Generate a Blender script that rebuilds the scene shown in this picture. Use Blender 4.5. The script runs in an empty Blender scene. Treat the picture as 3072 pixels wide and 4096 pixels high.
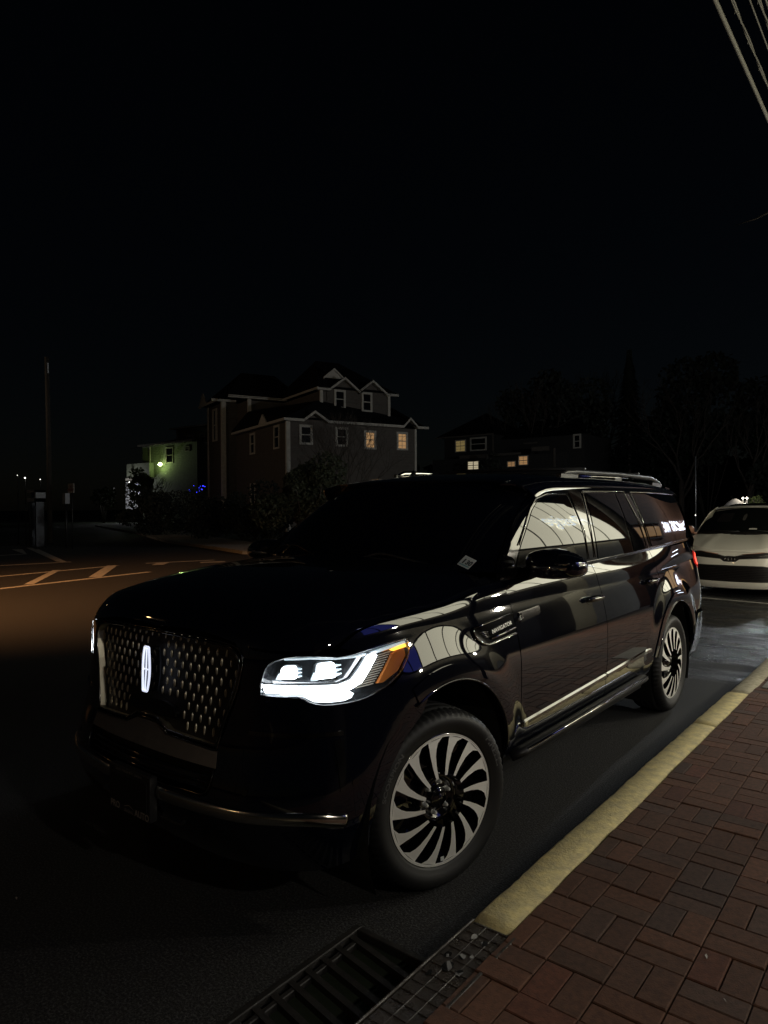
import bpy, bmesh, math, random
import numpy as np
from mathutils import Vector, Matrix
R_=math.radians
SC=bpy.context.scene
COL=SC.collection
random.seed(7)
# ---------------------------------------------------------------- camera
cam_d=bpy.data.cameras.new('camera');cam=bpy.data.objects.new('camera',cam_d);COL.objects.link(cam);SC.camera=cam
_f=Vector((-0.62657,0.77933,-0.007178));_f.normalize()
_r=_f.cross(Vector((0,0,1)));_r.normalize();_u=_r.cross(_f)
_ro=R_(-0.3705)
_r2=_r*math.cos(_ro)+_u*math.sin(_ro);_u2=_u*math.cos(_ro)-_r*math.sin(_ro)
cam.matrix_world=Matrix(((_r2.x,_u2.x,-_f.x,2.69428),(_r2.y,_u2.y,-_f.y,-2.50634),(_r2.z,_u2.z,-_f.z,1.6891),(0,0,0,1)))
cam_d.sensor_fit='VERTICAL';cam_d.sensor_height=36.0;cam_d.lens=36.0*2758.8/4096
cam_d.clip_end=2000;cam_d.clip_start=.05
# ---------------------------------------------------------------- world, exposure
w=bpy.data.worlds.new('World');SC.world=w;w.use_nodes=True
nt=w.node_tree;bg=nt.nodes['Background'];sky=nt.nodes.new('ShaderNodeTexSky');sky.sky_type='NISHITA';sky.sun_disc=False
sky.sun_elevation=R_(25);sky.sun_rotation=R_(200);sky.altitude=100
nt.links.new(sky.outputs[0],bg.inputs[0]);bg.inputs[1].default_value=0.0004
SC.view_settings.view_transform='Standard';SC.view_settings.look='None';SC.view_settings.gamma=1;SC.view_settings.exposure=0
# ---------------------------------------------------------------- material helpers
MATS={}
def mat(name,base=(.5,.5,.5),rough=.5,metal=0,coat=0,coat_r=.02,ior=1.5,emit=None,es=0,spec=None,noise=None,bump=None,rvar=None,two=None,vcol=None):
    """procedural principled material. noise=(scale,amount) colour variation, bump=(scale,strength,dist), rvar=(scale,lo,hi)"""
    m=bpy.data.materials.new(name);m.use_nodes=True;t=m.node_tree;b=t.nodes['Principled BSDF']
    b.inputs['Base Color'].default_value=(*base,1);b.inputs['Roughness'].default_value=rough;b.inputs['Metallic'].default_value=metal
    b.inputs['IOR'].default_value=ior;b.inputs['Coat Weight'].default_value=coat;b.inputs['Coat Roughness'].default_value=coat_r
    if spec is not None: b.inputs['Specular IOR Level'].default_value=spec
    if emit: b.inputs['Emission Color'].default_value=(*emit,1);b.inputs['Emission Strength'].default_value=es
    tc=t.nodes.new('ShaderNodeTexCoord')
    def nz(scale,detail=6,rough=.6):
        n=t.nodes.new('ShaderNodeTexNoise');n.inputs['Scale'].default_value=scale;n.inputs['Detail'].default_value=detail;n.inputs['Roughness'].default_value=rough
        t.links.new(tc.outputs['Object'],n.inputs['Vector']);return n
    if vcol:
        a=t.nodes.new('ShaderNodeAttribute');a.attribute_name=vcol;src=a.outputs['Color']
        if noise:
            n=nz(noise[0]);mx=t.nodes.new('ShaderNodeMix');mx.data_type='RGBA';mx.blend_type='MULTIPLY';mx.inputs['Factor'].default_value=1
            cr=t.nodes.new('ShaderNodeValToRGB');cr.color_ramp.elements[0].position=.3;cr.color_ramp.elements[0].color=(1-noise[1],)*3+(1,);cr.color_ramp.elements[1].position=.7;cr.color_ramp.elements[1].color=(1,1,1,1)
            t.links.new(n.outputs['Fac'],cr.inputs[0]);t.links.new(src,mx.inputs['A']);t.links.new(cr.outputs[0],mx.inputs['B']);src=mx.outputs['Result']
        t.links.new(src,b.inputs['Base Color'])
    elif noise:
        n=nz(noise[0]);cr=t.nodes.new('ShaderNodeValToRGB');e=cr.color_ramp.elements
        c2=two if two else tuple(c*(1-noise[1]) for c in base)
        e[0].position=.35;e[0].color=(*c2,1);e[1].position=.65;e[1].color=(*base,1)
        t.links.new(n.outputs['Fac'],cr.inputs[0]);t.links.new(cr.outputs[0],b.inputs['Base Color'])
    if rvar:
        n=nz(rvar[0],4);mr=t.nodes.new('ShaderNodeMapRange');mr.inputs['From Min'].default_value=.38;mr.inputs['From Max'].default_value=.62;mr.inputs['To Min'].default_value=rvar[1];mr.inputs['To Max'].default_value=rvar[2]
        t.links.new(n.outputs['Fac'],mr.inputs[0]);t.links.new(mr.outputs[0],b.inputs['Roughness'])
    if bump:
        n=nz(bump[0],3,.7);bp=t.nodes.new('ShaderNodeBump');bp.inputs['Strength'].default_value=bump[1];bp.inputs['Distance'].default_value=bump[2]
        t.links.new(n.outputs['Fac'],bp.inputs['Height']);t.links.new(bp.outputs[0],b.inputs['Normal'])
    MATS[name]=m;return m
def tree_of(m): return m.node_tree,m.node_tree.nodes['Principled BSDF']
mat('paint',(.0022,.0028,.0065),.03,coat=1,coat_r=.008,ior=1.5,bump=None)
mat('dark_glass',(.002,.0025,.004),.012,ior=1.62)
mat('rail_black',(.03,.03,.03),.3,metal=.3)
mat('windshield_glass',(.002,.0025,.005),.02,ior=1.45)
mat('gloss_black',(.004,.004,.005),.06,coat=1)
mat('trim_black',(.012,.012,.013),.45)
mat('satin_dark',(.16,.155,.155),.45,metal=.6,rvar=(60,.3,.5),bump=(260,.5,.0008))
mat('chrome',(.72,.72,.70),.07,metal=1)
mat('dark_chrome',(.22,.21,.20),.12,metal=1)
mat('stud_metal',(.80,.74,.60),.42,metal=1)
mat('badge_metal',(.85,.85,.82),.4,metal=.5)
mat('wet_chrome',(.70,.67,.60),.14,metal=1,bump=(300,.35,.0006))
mat('rubber',(.009,.009,.010),.55,bump=(180,.25,.0006),noise=(8,.3))
mat('rubber_text',(.075,.075,.075),.5)
mat('machined',(.88,.87,.83),.5,metal=.45,bump=(90,.08,.0004))
mat('void',(.001,.001,.001),.9)
mat('interior',(.006,.006,.007),.8)
mat('drl',(1,1,1),.3,emit=(.86,.93,1.0),es=9)
mat('drl_low',(1,1,1),.3,emit=(.84,.93,1.0),es=2.2)
mat('projector_glow',(1,1,1),.3,emit=(.86,.94,1.0),es=7)
mat('glow_soft',(.8,.85,.9),.3,emit=(.66,.85,.92),es=.45)
mat('emblem_glow',(1,1,1),.3,emit=(.74,.80,1.0),es=1.0)
mat('bezel',(.25,.27,.28),.2,metal=1)
mat('bezel_black',(.02,.022,.024),.15,coat=1)
mat('amber',(.40,.13,.03),.25,coat=1,emit=(1,.33,.03),es=.02,bump=(600,.4,.0006))
mat('amber_lamp',(.8,.4,.05),.3,emit=(1,.50,.06),es=2.2)
mat('reflector',(.36,.33,.27),.3,metal=.6,emit=(.9,.85,.7),es=.10)  # ribs glow by themselves, standing in for light they catch
mat('tail_red',(.35,.01,.01),.15,coat=1,emit=(1,.03,.02),es=.35)
mat('tail_glow',(.8,.05,.03),.3,emit=(1,.07,.04),es=2.6)
mat('plate',(.018,.018,.02),.4,coat=.4)
mat('plate_text',(.30,.29,.28),.5)
mat('sticker',(.5,.53,.53),.6,emit=(.5,.56,.6),es=0.0)
mat('sticker_ink',(.02,.03,.04),.6)
mat('sticker_blue',(.12,.3,.35),.6)
mat('copper_reflex',(.75,.35,.12),.2,metal=1)
# road surfaces
mat('asphalt',(.060,.060,.063),.75,noise=(105,.86),bump=(110,1.0,.006))
t,b=tree_of(MATS['asphalt'])
_cr=[n for n in t.nodes if n.type=='VALTORGB'][0];_cr.color_ramp.elements[0].position=.47;_cr.color_ramp.elements[1].position=.62
tc=[n for n in t.nodes if n.type=='TEX_COORD'][0]
def _node(tp,**k):
    n=t.nodes.new(tp)
    for a,v in k.items(): n.inputs[a].default_value=v
    return n
# wet patches: noise stretched along x, stronger beyond y = 4
mp=_node('ShaderNodeMapping');mp.inputs['Scale'].default_value=(.35,1.5,1);t.links.new(tc.outputs['Object'],mp.inputs[0])
n1=_node('ShaderNodeTexNoise',Scale=1.1,Detail=5,Roughness=.6);t.links.new(mp.outputs[0],n1.inputs['Vector'])
sx=_node('ShaderNodeSeparateXYZ');t.links.new(tc.outputs['Object'],sx.inputs[0])
mr=_node('ShaderNodeMapRange');mr.inputs['From Min'].default_value=3.2;mr.inputs['From Max'].default_value=6;mr.inputs['To Min'].default_value=-.30;mr.inputs['To Max'].default_value=.10
t.links.new(sx.outputs['Y'],mr.inputs[0])
ad=_node('ShaderNodeMath');ad.operation='ADD';mx_=_node('ShaderNodeMapRange');mx_.inputs['From Min'].default_value=-6;mx_.inputs['From Max'].default_value=-3;mx_.inputs['To Min'].default_value=-.3;mx_.inputs['To Max'].default_value=0
t.links.new(sx.outputs['X'],mx_.inputs[0]);a2=_node('ShaderNodeMath');a2.operation='ADD';t.links.new(mx_.outputs[0],a2.inputs[1]);t.links.new(n1.outputs['Fac'],a2.inputs[0]);t.links.new(a2.outputs[0],ad.inputs[0]);t.links.new(mr.outputs[0],ad.inputs[1])
m2=_node('ShaderNodeMapRange');m2.inputs['From Min'].default_value=.46;m2.inputs['From Max'].default_value=.62;m2.inputs['To Min'].default_value=.72;m2.inputs['To Max'].default_value=.20
n3=_node('ShaderNodeTexNoise',Scale=30,Detail=3,Roughness=.7);t.links.new(tc.outputs['Object'],n3.inputs['Vector']);m3=_node('ShaderNodeMath');m3.operation='MULTIPLY_ADD';m3.inputs[1].default_value=.22;t.links.new(n3.outputs['Fac'],m3.inputs[0]);t.links.new(ad.outputs[0],m3.inputs[2]);m4=_node('ShaderNodeMath');m4.operation='SUBTRACT';m4.inputs[1].default_value=.11;t.links.new(m3.outputs[0],m4.inputs[0]);t.links.new(m4.outputs[0],m2.inputs[0]);t.links.new(m2.outputs[0],b.inputs['Roughness'])
mat('road_paint',(.50,.48,.43),.7,noise=(14,.45),bump=(120,.4,.002))
mat('kerb_yellow',(.78,.66,.31),.75,noise=(17,.5),two=(.52,.44,.24),bump=(70,1.0,.006))
mat('kerb_stone',(.52,.47,.33),.8,noise=(25,.4),bump=(80,.9,.004))
mat('paver',(.2,.1,.06),.82,vcol='tint',noise=(45,.5),bump=(150,.6,.003))
mat('mortar',(.02,.017,.014),.95)
mat('cast_iron',(.045,.035,.028),.5,noise=(18,.5),bump=(90,.8,.003),rvar=(9,.12,.7))
mat('grate_iron',(.020,.018,.017),.6,noise=(20,.5),bump=(80,.6,.002))
mat('concrete',(.30,.29,.26),.85,noise=(6,.35),bump=(60,.6,.004))
mat('grass',(.02,.03,.012),.9,noise=(3,.5))
# houses
mat('siding_brown',(.115,.098,.08),.8,noise=(4,.2),bump=(2,.1,.01))
mat('siding_green',(.22,.24,.17),.8,noise=(3,.2))
mat('siding_dark',(.03,.029,.027),.85)
mat('trim_white',(.55,.51,.43),.7,noise=(6,.2))
mat('shingles',(.012,.012,.013),.95,spec=.1,noise=(6,.4))
mat('pane_dark',(.01,.01,.012),.1,coat=.5)
mat('pane_lit',(.4,.3,.15),.5,emit=(1,.56,.24),es=.30,noise=(5,.5))
mat('pane_yellow',(.4,.3,.15),.5,emit=(1,.74,.28),es=.13)
mat('pane_bright',(.4,.35,.2),.5,emit=(1,.86,.58),es=.42)
mat('porch_white',(.6,.6,.62),.7)
mat('bulb_green',(1,1,1),.5,emit=(.75,1,.35),es=14)
mat('bulb_white',(1,1,1),.5,emit=(1,.97,.88),es=5)
mat('bulb_blue',(.1,.1,1),.5,emit=(.04,.05,1),es=2.6)
mat('bulb_orange',(1,.7,.4),.5,emit=(1,.58,.25),es=40)
mat('bark',(.075,.06,.048),.9,noise=(9,.5),bump=(30,.6,.01))
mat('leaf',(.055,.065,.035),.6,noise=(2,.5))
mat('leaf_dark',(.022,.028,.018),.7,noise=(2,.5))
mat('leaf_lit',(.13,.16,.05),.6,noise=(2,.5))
mat('wood_pole',(.05,.043,.036),.9,noise=(6,.4))
mat('wire',(.20,.19,.16),.6)
mat('wire_thick',(.26,.25,.21),.7)
mat('sign_white',(.50,.46,.42),.6)
mat('sign_ink',(.25,.05,.04),.6)
mat('blue_grey',(.10,.12,.22),.6)
mat('white_box',(.30,.31,.33),.6)
mat('galvanised',(.3,.3,.3),.4,metal=.8)
# minivan
mat('van_paint',(.80,.76,.66),.3,coat=.6,coat_r=.05)
mat('van_glass',(.006,.007,.006),.03,coat=.6)
mat('van_black',(.015,.013,.013),.4)
mat('van_lamp',(.35,.34,.30),.15,metal=.5,coat=1)
mat('copper_mirror',(.35,.17,.11),.4,coat=.5)
# street front out of frame, seen in the paint
mat('awning_cream',(.7,.66,.5),.6,emit=(.96,.91,.68),es=3.0)
mat('awning_blue',(.05,.06,.3),.6,emit=(.05,.06,.34),es=1.5)
mat('awning_rib',(.03,.03,.025),.8)
mat('sign_letters',(1,1,1),.5,emit=(.85,.95,1),es=4.2)
mat('wall_grey',(.62,.60,.54),.8,emit=None,noise=(2,.15))
mat('shop_wall',(.12,.11,.10),.8,noise=(2,.3))
mat('shop_dark',(.02,.018,.016),.3)
mat('shop_warm',(.3,.18,.08),.6,emit=(1,.55,.2),es=.5)
mat('pavement_far',(.10,.068,.045),.85,noise=(5,.4))
mat('shop_brick',(.16,.07,.035),.8,noise=(6,.4))
mat('tube_white',(1,1,1),.5,emit=(.75,.82,1),es=9)
for nm in ('siding_brown','siding_green','siding_dark'):
    t,b=tree_of(MATS[nm]);tc_=t.nodes.new('ShaderNodeTexCoord');wv=t.nodes.new('ShaderNodeTexWave');wv.bands_direction='Z';wv.wave_profile='SAW';wv.inputs['Scale'].default_value=1.6;wv.inputs['Distortion'].default_value=.1
    t.links.new(tc_.outputs['Object'],wv.inputs['Vector']);bp=t.nodes.new('ShaderNodeBump');bp.inputs['Strength'].default_value=1;bp.inputs['Distance'].default_value=.05;t.links.new(wv.outputs['Fac'],bp.inputs['Height']);t.links.new(bp.outputs[0],b.inputs['Normal'])
# ---------------------------------------------------------------- object helpers
def link(o): COL.objects.link(o);return o
def empty(name,label,cat,loc=(0,0,0),rz=0,group=None,kind=None):
    o=link(bpy.data.objects.new(name,None));o.location=loc;o.rotation_euler=(0,0,rz);o.empty_display_size=.2
    o['label']=label;o['category']=cat
    if group:o['group']=group
    if kind:o['kind']=kind
    return o
def tag(o,label=None,cat=None,group=None,kind=None):
    if label:o['label']=label
    if cat:o['category']=cat
    if group:o['group']=group
    if kind:o['kind']=kind
    return o
class MB:
    def __init__(s): s.v=[];s.f=[];s.sm=[]
    def add(s,vs,fs,smooth=False):
        n=len(s.v);s.v+=[tuple(map(float,p)) for p in vs];s.f+=[tuple(i+n for i in f) for f in fs];s.sm+=[smooth]*len(fs);return s
    def box(s,a,b,bev=0):
        (x0,y0,z0),(x1,y1,z1)=a,b
        if not bev:
            return s.add([(x0,y0,z0),(x1,y0,z0),(x1,y1,z0),(x0,y1,z0),(x0,y0,z1),(x1,y0,z1),(x1,y1,z1),(x0,y1,z1)],[(0,3,2,1),(4,5,6,7),(0,1,5,4),(1,2,6,5),(2,3,7,6),(3,0,4,7)])
        e=bev;vs=[]
        for z,i in ((z0,e),(z0+e,0),(z1-e,0),(z1,e)):
            for x,y in ((x0+i,y0+i),(x1-i,y0+i),(x1-i,y1-i),(x0+i,y1-i)): vs.append((x,y,z))
        fs=[(3,2,1,0),(12,13,14,15)]
        for k in range(3):
            for j in range(4): fs.append((k*4+j,k*4+(j+1)%4,k*4+4+(j+1)%4,k*4+4+j))
        return s.add(vs,fs)
    def quad(s,*p): return s.add(p,[tuple(range(len(p)))])
    def prism(s,poly,z0,z1,axis='z'):
        """poly in 2D extruded; axis z: (x,y); y: (x,z) between y0..y1; x: (y,z)"""
        n=len(poly)
        def P(a,b,c): return (a,b,c) if axis=='z' else ((a,c,b) if axis=='y' else (c,a,b))
        vs=[P(a,b,z0) for a,b in poly]+[P(a,b,z1) for a,b in poly]
        fs=[tuple(range(n))[::-1],tuple(range(n,2*n))]+[(i,(i+1)%n,n+(i+1)%n,n+i) for i in range(n)]
        return s.add(vs,fs)
    def tube(s,pts,r,n=8,closed=False,smooth=True,caps=True,flat=1.0):
        P=[Vector(p) for p in pts];m=len(P);rs=r if isinstance(r,(list,tuple)) else [r]*m
        ref=None;vs=[]
        for i in range(m):
            a=P[i-1] if (i>0 or closed) else P[i];b=P[(i+1)%m] if (i<m-1 or closed) else P[i]
            t=(b-a);t=t.normalized() if t.length>1e-9 else Vector((0,0,1))
            if ref is None:
                ref=Vector((0,0,1)) if abs(t.z)<.9 else Vector((1,0,0))
            u=(ref-t*ref.dot(t));u=u.normalized() if u.length>1e-6 else t.orthogonal().normalized();ref=u;w_=t.cross(u)
            for k in range(n):
                an=2*math.pi*k/n;vs.append(P[i]+u*(math.cos(an)*rs[i])+w_*(math.sin(an)*rs[i]*flat))
        fs=[]
        for i in range(m if closed else m-1):
            j=(i+1)%m
            for k in range(n): fs.append((i*n+k,i*n+(k+1)%n,j*n+(k+1)%n,j*n+k))
        if caps and not closed: fs+=[tuple(range(n))[::-1],tuple((m-1)*n+k for k in range(n))]
        return s.add(vs,fs,smooth)
    def lathe(s,prof,n=64,axis='x',c=(0,0,0),smooth=True,closed=False):
        """prof list of (axial, radius)"""
        vs=[];m=len(prof)
        for k in range(n):
            a=2*math.pi*k/n
            for ax,r in prof:
                if axis=='x': vs.append((c[0]+ax,c[1]+r*math.cos(a),c[2]+r*math.sin(a)))
                elif axis=='z': vs.append((c[0]+r*math.cos(a),c[1]+r*math.sin(a),c[2]+ax))
                else: vs.append((c[0]+r*math.sin(a),c[1]+ax,c[2]+r*math.cos(a)))
        fs=[]
        for k in range(n):
            l=(k+1)%n
            for i in range(m if closed else m-1):
                j=(i+1)%m;fs.append((k*m+i,l*m+i,l*m+j,k*m+j))
        return s.add(vs,fs,smooth)
    def build(s,name,m,parent=None,**tg):
        me=bpy.data.meshes.new(name);me.from_pydata(s.v,[],s.f);me.polygons.foreach_set('use_smooth',s.sm)
        ms=m if isinstance(m,(list,tuple)) else [m]
        for q in ms: me.materials.append(MATS[q])
        me.update();o=link(bpy.data.objects.new(name,me))
        if parent: o.parent=parent
        if tg: tag(o,**tg)
        return o
_tc={}
def text_mesh(body,size=1.0,shear=0,bold=0):
    k=(body,size,shear,bold)
    if k in _tc: return _tc[k]
    cu=bpy.data.curves.new('t','FONT');cu.body=body;cu.size=size;cu.align_x='CENTER';cu.align_y='CENTER';cu.resolution_u=3;cu.shear=shear;cu.offset=bold
    o=bpy.data.objects.new('t',cu);COL.objects.link(o);bpy.context.view_layer.update()
    me=bpy.data.meshes.new_from_object(o.evaluated_get(bpy.context.evaluated_depsgraph_get()))
    vs=[(v.co.x,v.co.y) for v in me.vertices];fs=[tuple(p.vertices) for p in me.polygons]
    bpy.data.objects.remove(o);bpy.data.curves.remove(cu);bpy.data.meshes.remove(me)
    _tc[k]=(vs,fs);return vs,fs
def text_on(mb,body,size,fn,shear=0,bold=0,wide=1.0):
    """fn maps (x,y) text coordinates to 3D"""
    vs,fs=text_mesh(body,size,shear,bold);mb.add([fn(x*wide,y) for x,y in vs],fs);return mb

class Spl:
    """natural cubic spline through (t, vec)"""
    def __init__(s,t,v):
        s.t=np.asarray(t,float);v=np.asarray(v,float)
        if v.ndim==1: v=v[:,None]
        s.v=v;n=len(s.t);h=np.diff(s.t);A=np.zeros((n,n));B=np.zeros((n,v.shape[1]))
        A[0,0]=A[-1,-1]=1
        for i in range(1,n-1):
            A[i,i-1]=h[i-1];A[i,i]=2*(h[i-1]+h[i]);A[i,i+1]=h[i]
            B[i]=6*((v[i+1]-v[i])/h[i]-(v[i]-v[i-1])/h[i-1])
        s.m=np.linalg.solve(A,B)
    def __call__(s,x):
        x=np.asarray(x,float);i=np.clip(np.searchsorted(s.t,x)-1,0,len(s.t)-2)
        xc=np.clip(x,s.t[0],s.t[-1]);h=s.t[i+1]-s.t[i]
        a=((s.t[i+1]-xc)/h)[...,None];b=((xc-s.t[i])/h)[...,None];hh=(h*h)[...,None]/6
        r=a*s.v[i]+b*s.v[i+1]+((a**3-a)*s.m[i]+(b**3-b)*s.m[i+1])*hh
        return r if r.shape[-1]>1 else r[...,0]
def sst(e0,e1,x):
    t=np.clip((x-e0)/(e1-e0),0,1);return t*t*(3-2*t)
WBASE=3.34
_pl=Spl([-1.5,-1.25,-1.0,-.88,-.72,-.55,-.38,-.2,0,.6,1.5,2.5,3.3,3.8,4.1,4.27,4.42,4.56,4.75,5.0,5.45],
 [(0,-.80),(.25,-.79),(.5,-.758),(.62,-.728),(.757,-.65),(.862,-.525),(.92,-.37),(.956,-.198),(.978,0),(.995,.6),(1.0,1.5),(1.0,2.5),(1.0,3.3),(.996,3.8),(.985,4.1),(.972,4.27),(.94,4.41),(.86,4.515),(.70,4.575),(.45,4.605),(0,4.62)])
_dy=Spl([.2,.28,.35,.45,.55,.65,.75,.85,.95,1.1,1.2],[.10,.02,-.03,-.07,-.075,-.05,-.02,-.01,0,.008,.03])
_dc=Spl([.2,.3,.5,.62,.75,.95,1.2],[.02,.04,.055,.05,.03,0,-.005])
_dx=Spl([.2,.3,.38,.46,.55,.65,.8,.95,1.05,1.12,1.2],[-.09,-.06,-.04,-.012,0.0,.008,.013,.006,-.012,-.026,-.047])
_zc=Spl([-1.5,-1.1,-.95,-.8,-.55,-.38,-.2,0,.6,2,3.9,4.3,5.3],[1.172,1.168,1.14,1.128,1.13,1.145,1.165,1.168,1.18,1.165,1.19,1.2,1.2])
def ZC(s): return _zc(s)
def wall(s,z):
    s=np.asarray(s,float);z=np.asarray(z,float);s,z=np.broadcast_arrays(s,z)
    p=_pl(s);x=p[...,0].copy();y=p[...,1].copy()
    wf=1-sst(-.95,-.2,s);ws=sst(-.8,-.15,s)
    y=y+_dy(z)*wf
    bc=np.exp(-((s+.5)/.24)**2)
    x=x+_dc(z)*bc+_dx(z)*ws*(1-.6*sst(4.3,5,s))
    y=y-_dc(z)*bc*.7
    for yw in (.05,3.40):
        r=np.hypot(y-yw,z-.40)
        fl=sst(-.55,-.15,s)*(1-.3*sst(4.0,4.3,s))
        x=x+.024*(1-sst(.56,.76,r))*fl*sst(.28,.66,z)
    # rear lower bumper pulls in
    return np.stack([x,y,z+0*s],-1)
_zh=Spl([-.85,-.75,-.6,-.4,-.2,0,.3,.5,.8],[1.20,1.23,1.285,1.335,1.365,1.385,1.405,1.415,1.42])
def crown(x,y):
    a=np.abs(x);k=.095+.02*sst(-.75,-.3,y)-.02*sst(.1,.5,y)
    d=np.where(a<.85,k*(np.minimum(a,.85)/.85)**4,k+.40*(a-.85))
    return _zh(y)-d
_sb=np.linspace(-1.5,1.2,1400);_bd=wall(_sb,ZC(_sb))[...,:2]
def crease(s): return wall(s,ZC(s))[...,:2]
def nearest(x,y):
    x=np.abs(np.asarray(x,float));y=np.asarray(y,float);sh=x.shape
    P=np.stack([x.ravel(),y.ravel()],-1)
    out_d=np.empty(len(P));out_s=np.empty(len(P))
    A=_bd[:-1];D=_bd[1:]-A;L=(D**2).sum(1)
    for k in range(0,len(P),2000):
        Q=P[k:k+2000,None,:]-A[None];t=np.clip((Q*D).sum(-1)/L,0,1)
        e=Q-t[...,None]*D;dd=(e**2).sum(-1);j=dd.argmin(1);ii=np.arange(len(j))
        out_d[k:k+2000]=np.sqrt(dd[ii,j]);out_s[k:k+2000]=_sb[j]+t[ii,j]*(_sb[1]-_sb[0])
    return out_d.reshape(sh),out_s.reshape(sh)
def top(x,y):
    """hood and front wing tops: height field that rolls over to the crease"""
    x=np.asarray(x,float);y=np.asarray(y,float)
    d,s=nearest(x,y);b=crease(s)
    hh=crown(b[...,0],b[...,1])-ZC(s)
    R=.15-.11*sst(-.85,-.4,s)
    u=np.clip(1-d/R,0,1)
    return np.stack([x,y,crown(x,y)-hh*(1-np.sqrt(np.maximum(1-u*u*.93,1e-6)))/(1-np.sqrt(.07))],-1)
_belt=Spl([.3,.68,.95,1.9,3.0,4.1,4.4],[(.92,1.28),(.922,1.297),(.926,1.302),(.93,1.31),(.93,1.336),(.918,1.364),(.86,1.372)])
def upper(s,t):
    """door shoulder between crease and belt, t 0..1"""
    s,t=np.broadcast_arrays(np.asarray(s,float),np.asarray(t,float))
    a=wall(s,ZC(s));b=_belt(s);x=a[...,0]+(b[...,0]-a[...,0])*t+.006*np.sin(np.pi*t)
    return np.stack([x,a[...,1],a[...,2]+(b[...,1]-a[...,2])*t],-1)
def cabin(y,z):
    """side glass surface above the belt"""
    y,z=np.broadcast_arrays(np.asarray(y,float),np.asarray(z,float))
    w=.930-.10*(z-1.33)-.28*np.maximum(z-1.33,0)**2
    w=w-.04*sst(3.2,4.6,y)-.015*(1-sst(.6,1.6,y))
    return np.stack([w,y,z],-1)
def roof(x,y):
    x,y=np.broadcast_arrays(np.asarray(x,float),np.asarray(y,float))
    zc=_rz(y)
    a=np.abs(x)/.86
    z=zc-.035*a**2-.075*np.clip((a-.55)/.45,0,1.2)**3
    return np.stack([x,y,z],-1)
_rz=Spl([.95,1.1,1.35,1.8,2.5,3.3,4.0,4.4],[1.835,1.868,1.903,1.925,1.932,1.922,1.89,1.86])
def wind(x,v):
    """windshield: x across, v 0 bottom..1 top"""
    x,v=np.broadcast_arrays(np.asarray(x,float),np.asarray(v,float))
    yb=.42+.20*(x/.88)**2+.05*(x/.88)**4;zb=1.355-.012*(x/.88)**2
    yt=1.02+.17*(x/.8)**2;zt=1.845-.07*(x/.8)**4
    y=yb+(yt-yb)*v;z=zb+(zt-zb)*v+.05*4*v*(1-v)
    return np.stack([x*(1-.1*v),y,z],-1)

# ---------------------------------------------------------------- body surfaces
def side(s,w):
    s,w=np.broadcast_arrays(np.asarray(s,float),np.asarray(w,float))
    return np.where((w<=0)[...,None],wall(s,ZC(s)+np.minimum(w,0)),upper(s,np.maximum(w,0)/.142))
def wing(s,w):
    s,w=np.broadcast_arrays(np.asarray(s,float),np.asarray(w,float))
    b=crease(s);t=crease(s+2e-3)-crease(s-2e-3);t/=np.linalg.norm(t,axis=-1,keepdims=True);n=np.stack([-t[...,1],t[...,0]],-1)
    q=b+n*np.maximum(w,0)[...,None]
    return np.where((w<=0)[...,None],wall(s,ZC(s)+np.minimum(w,0)),top(q[...,0],q[...,1]))
def wallq(q,z):
    q=np.asarray(q,float);P=wall(np.abs(q)-1.5,z).copy();P[...,0]*=np.where(q<0,-1,1);return P
def wallr(q,z):
    q=np.asarray(q,float);P=wall(5.45-np.abs(q),z).copy();P[...,0]*=np.where(q<0,-1,1);return P
def fnormal(fn,a,b,e=1e-3):
    du=fn(a+e,b)-fn(a-e,b);dv=fn(a,b+e)-fn(a,b-e);n=np.cross(du,dv);l=np.linalg.norm(n,axis=-1,keepdims=True);return n/np.maximum(l,1e-12)
def rnd(poly,r,k=5):
    """round the corners of a closed 2D outline"""
    out=[];n=len(poly)
    for i in range(n):
        p0,p1,p2=[np.array(poly[j],float) for j in (i-1,i,(i+1)%n)]
        a=p0-p1;b=p2-p1;la,lb=np.linalg.norm(a),np.linalg.norm(b);d=min(r,la*.45,lb*.45)
        q0=p1+a/la*d;q2=p1+b/lb*d
        for t in np.linspace(0,1,k): out.append(tuple((1-t)**2*q0+2*t*(1-t)*p1+t*t*q2))
    return out
def dens(pts,n=4,closed=False):
    """Catmull-Rom densify"""
    P=[np.array(p,float) for p in pts];m=len(P);out=[]
    for i in range(m if closed else m-1):
        p0=P[i-1] if (i>0 or closed) else P[0];p1=P[i];p2=P[(i+1)%m];p3=P[(i+2)%m] if (i+2<m or closed) else P[-1]
        for k in range(n):
            t=k/n;out.append(tuple(.5*((2*p1)+(-p0+p2)*t+(2*p0-5*p1+4*p2-p3)*t*t+(-p0+3*p1-3*p2+p3)*t**3)))
    if not closed: out.append(tuple(P[-1]))
    return out
def arc(c,r,a0,a1,n=24): return [(c[0]+r*math.cos(R_(a0+(a1-a0)*i/n)),c[1]+r*math.sin(R_(a0+(a1-a0)*i/n))) for i in range(n+1)]
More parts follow.
